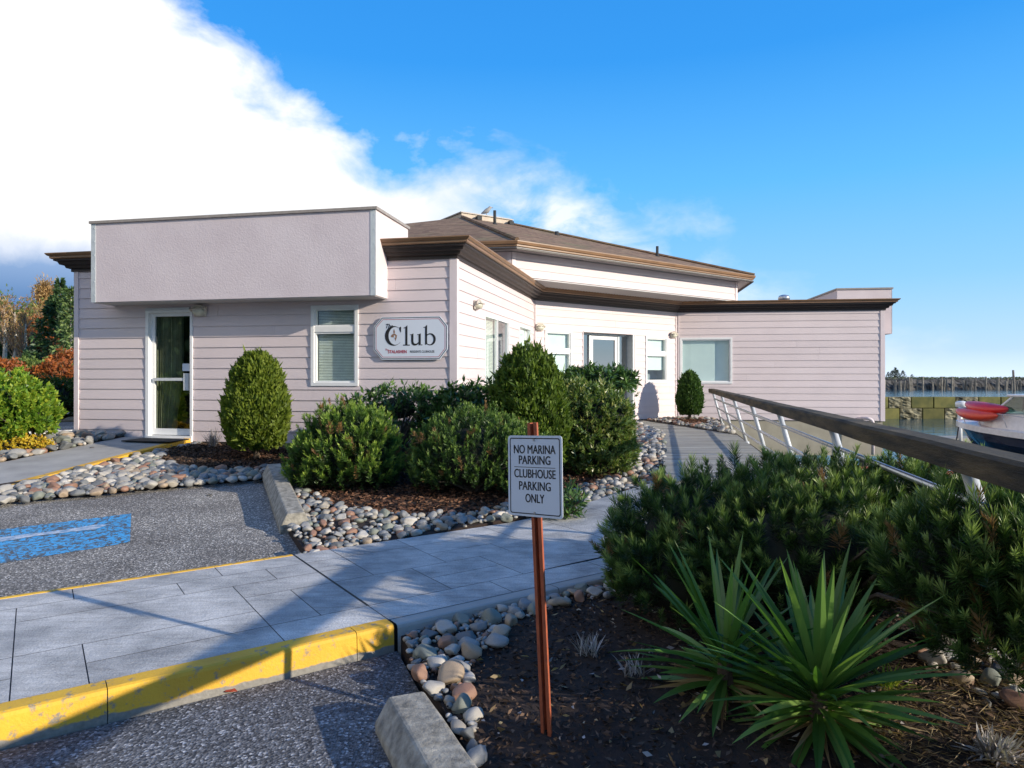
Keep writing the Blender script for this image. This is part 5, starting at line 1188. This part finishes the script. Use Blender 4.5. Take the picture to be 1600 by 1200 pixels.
# mooring line, dock light
mb = MB(); a = Vector(BT(.1, .05, -.2)); b_ = Vector((14.9, 23.2, WZ)); mb.tube([a.lerp(b_, k/8)+Vector((0, 0, -.25*math.sin(math.pi*k/8))) for k in range(9)], .022, 6); tag(mb.build('mooring_line', M['rope'], base=tuple(a.lerp(b_, .5))), 'dark mooring rope running from the bow to the water', 'rope')
dx, dy = (1500-800)/F*28, 28; lp = thing('dock_light', 'white post with rounded head beyond the bow of the motorboat', 'dock light', (dx, dy, -1.1))
mb = MB(); mb.lathe((dx, dy, -1.1), [(.09, 0), (.08, .6), (.09, 1.35), (.05, 1.4), (.05, 1.47)], 12); mb.build('post', M['gel'], lp, smooth=True)
mb = MB(); mb.lathe((dx+.05, dy, .37), [(.06, -.02), (.20, .02), (.22, .14), (.2, .23), (.1, .27)], 14); mb.build('lamp_head', M['gel'], lp, smooth=True)
fl = MB(); fl.box((dx+3.2, dy+.6, WZ+.12), (9, 1.3, .3)); tag(fl.build('dock', M['deck'], base=(dx+3.2, dy+.6, WZ)), 'low floating dock behind the motorboat', 'dock')

# ------------------------------------------------------------------ left background: shrubs and trees
random.seed(31)
G_red = leafmat('red_leaves', (.10, .06, .02), (.36, .10, .03), (.55, .22, .06), .3); G_bg = leafmat('bg_green', (.05, .09, .02), (.15, .21, .05), (.30, .34, .10), .3)
G_con = leafmat('fir_needles', (.015, .04, .02), (.04, .09, .035), (.11, .18, .06), .2); G_twig = leafmat('bare_twigs', (.14, .075, .03), (.33, .19, .07), (.50, .34, .13), .2)
G_con2 = leafmat('pine_crown', (.04, .08, .03), (.11, .18, .06), (.24, .30, .10), .2)
def bush(px_, Y, w_, h_, mat_, label, zb_=.45):
    h_ *= .66
    x = (px_-800)/F*Y; whorl_shrub(label, 'shrub', (x, Y, zb_), [(x, Y, zb_+h_*.55, w_, w_*.8, h_*.5), (x+w_*.5, Y, zb_+h_*.4, w_*.6, w_*.6, h_*.38)], 420, 7, .22, .10, mat_, .14, group='shrubs across the lawn', nst=20)
bush(10, 34, 1.2, 2.9, G_red, 'orange-red shrub at the far left across the lawn'); bush(52, 35, 1.2, 3.0, G_bg, 'green shrub between the two red shrubs across the lawn')
bush(88, 34.5, 1.1, 2.8, G_red, 'orange-red shrub nearest the clubhouse corner across the lawn'); bush(108, 44, 1.4, 4.2, G_red, 'bright red bush higher up behind the others')
bush(-40, 34, 1.4, 2.8, G_bg, 'green shrub beyond the left edge across the lawn'); bush(130, 36, 1.3, 2.6, G_bg, 'green shrub half hidden behind the clubhouse corner'); bush(35, 46, 1.6, 3.4, G_bg, 'pale green bush behind the front row of shrubs'); bush(70, 47, 1.8, 3.2, G_con, 'dark green bush at the foot of the birches')
bush(-75, 36, 1.5, 3.0, G_red, 'orange-red shrub beyond the left edge')
for px_, Y, w_, h_, m_, l_ in ((-8, 70, 3.0, 7.5, G_bg, 'broad yellow-green tree at the left edge of the slope'), (26, 74, 2.8, 7.0, G_twig, 'orange-brown rounded tree behind the birches'), (54, 72, 2.4, 6.6, G_bg, 'pale green rounded tree left of the broad fir'), (66, 60, 1.8, 5.0, G_red, 'low russet tree at the foot of the broad fir')):
    bush(px_, Y, w_, h_/.66, m_, l_, G((px_-800)/F*Y, Y))
def bare_tree(px_, Y, h_, label, trunk_m, lean=0, grp='bare autumn trees', tw=1.0, dens=900):
    h_ *= .72
    x = (px_-800)/F*Y; z = G(x, Y)-.2; root = thing('bare_tree', label, 'tree', (x, Y, z), grp); mb = MB(); rr = (h_*.011+.04)*(1.9 if trunk_m is M['birch'] else 1)
    top_ = Vector((x+lean*h_, Y, z+h_)); mb.tube([(x, Y, z), Vector((x, Y, z)).lerp(top_, .5)+Vector((.15, 0, 0)), top_], [rr, rr*.75, rr*.15], 7); tips = []; br_ = MB()
    for k in range(34):
        u = random.uniform(.3, .97); p = Vector((x, Y, z)).lerp(top_, u); a = random.random()*6.283; L = h_*.26*(1.15-u)*random.uniform(.6, 1.3)+.3
        e = p+Vector((math.cos(a)*L*.6, math.sin(a)*L*.6, L)); br_.tube([p, p.lerp(e, .5)+Vector((0, 0, -.05*L)), e], [rr*.35, rr*.25, rr*.08], 5); tips.append((p, e))
    mb.build('trunk', trunk_m, root); br_.build('limbs', M['fbrown'], root)
    idx = rng.integers(0, len(tips), dens); u = rng.uniform(.2, 1.15, dens)[:, None]; A_ = np.array([tips[i][0] for i in idx]); B_ = np.array([tips[i][1] for i in idx])
    P = A_+(B_-A_)*u+rng.normal(size=(dens, 3))*h_*.028*tw; D = nrm(rng.normal(size=(dens, 3))*.6+np.array([0, 0, .9])); q, fc = leaves(P, D, h_*.06, h_*.011); foliage_obj(root, q, fc, G_twig, rng.random(dens), 'crown')
def conifer(px_, Y, h_, r_, label, mat_=None, n=3600, trunk=None):
    h_ *= .8
    x = (px_-800)/F*Y; z = G(x, Y)-.2; root = thing('conifer', label, 'tree', (x, Y, z), 'evergreen trees behind the lawn'); nb = int(h_*9); P = []; D = []
    for k in range(nb):
        u = (k+.5)/nb; zz = z+h_*(.08+.92*u); R_ = r_*(1-u)**.75*random.uniform(.65, 1.15)+.1; a = k*2.4+random.random(); m_ = n//nb; t = rng.random(m_)**.6; rad = R_*t
        P.append(np.stack([x+rad*np.cos(a)+rng.normal(size=m_)*.13*R_, Y+rad*np.sin(a)+rng.normal(size=m_)*.13*R_, zz-.28*rad+rng.normal(size=m_)*.07], 1)); D.append(np.tile(np.array([math.cos(a), math.sin(a), -.1]), (m_, 1)))
    P = np.vstack(P); D = nrm(np.vstack(D)+rng.normal(size=(len(P), 3))*.55); q, fc = leaves(P, D, .42, .16); foliage_obj(root, q, fc, mat_ or G_con, rng.random(len(P)), 'crown')
    mb = MB(); mb.tube([(x, Y, z), (x, Y, z+h_*.97)], [h_*.02, .03], 8); mb.build('trunk', trunk or M['bark'], root)
for px_, Y, h_, ln in ((6, 62, 9.0, .0), (21, 60, 8.2, .02), (34, 58, 7.6, .06), (60, 64, 8.4, .05)):
    bare_tree(px_, Y, h_, {6: 'pale birch at the left edge of the wood', 21: 'slender pale birch second from the left edge', 34: 'birch with a thick leaning white trunk', 60: 'thin leaning birch left of the fir'}[px_], M['birch'], ln, 'pale birches', 1, 500)
mb = MB(); xx = (22-800)/F*56; mb.tube([(xx, 56, G(xx, 56)-.1), (xx, 56, G(xx, 56)+2.0)], [.16, .12], 8); tag(mb.build('tree_stump', M['birch'], base=(xx, 56, G(xx, 56))), 'short pale broken stump among the birches', 'tree stump')
labs = ['orange-brown bare tree far left on the slope', 'brown bare tree above the first birch', 'russet bare tree above the leaning birch', 'orange bare tree in the dip of the treeline', 'tall pinkish bare tree rising above the wood', 'russet bare tree behind the fir', 'brown bare tree behind the clubhouse corner', 'bare tree beyond the left edge of the wood', 'brown bare tree low on the slope', 'bare tree furthest left beyond the frame']
for k, (px_, Y, h_) in enumerate(((-2, 84, 9.5), (16, 80, 8.6), (32, 78, 7.8), (48, 80, 8.2), (72, 86, 12.6), (96, 84, 9.5), (116, 80, 9), (-30, 80, 10), (50, 66, 6.4), (-70, 74, 10))):
    bare_tree(px_, Y, h_, labs[k], M['bark'] if k != 4 else M['birch'], random.uniform(-.03, .03), tw=1.9, dens=5200)
conifer(86, 56, 8.8, 2.5, 'broad dark fir beside the clubhouse corner'); conifer(94, 66, 11.4, 1.4, 'narrow pointed fir standing tallest behind the broad one'); conifer(111, 54, 9.6, 1.5, 'light green pine with a pale trunk at the clubhouse corner', G_con2, 2200, M['birch'])
conifer(-20, 66, 8.5, 2.0, 'fir beyond the left edge of the wood'); conifer(48, 54, 3.2, 1.1, 'small bluish fir at the foot of the leaning birch'); conifer(140, 60, 10, 2.0, 'fir hidden behind the clubhouse corner')
for k, (x_, y_, h_) in enumerate(((-14, -8, 14), (-9, -20, 14), (-3, -19, 10), (-18, -14, 14), (-20, -2, 14), (-26, -5, 14))):  # unseen firs added so the window glass reflects something dark
    z = 0.; root = thing('conifer', ['tall fir behind the viewpoint, beyond the near kerb', 'tallest fir behind the viewpoint', 'shorter fir straight behind the viewpoint', 'fir behind the viewpoint toward the water', 'fir behind and far left of the viewpoint', 'fir left of the near asphalt outside the frame'][k], 'tree', (x_, y_, z), 'firs behind the viewpoint')
    n = 7000; u = rng.random(n); a = rng.random(n)*6.283; rr = 3.8*(1-u)**.7*rng.random(n)**.5; P = np.stack([x_+rr*np.cos(a), y_+rr*np.sin(a), z+h_*(.08+.92*u)-.2*rr], 1)
    q, fc = leaves(P, nrm(rng.normal(size=(n, 3))+np.array([0, 0, -.3])), .7, .3); foliage_obj(root, q, fc, G_con, rng.random(n), 'crown'); mb = MB(); mb.tube([(x_, y_, z-.1), (x_, y_, z+h_*.95)], [.22, .04], 8); mb.build('trunk', M['bark'], root)
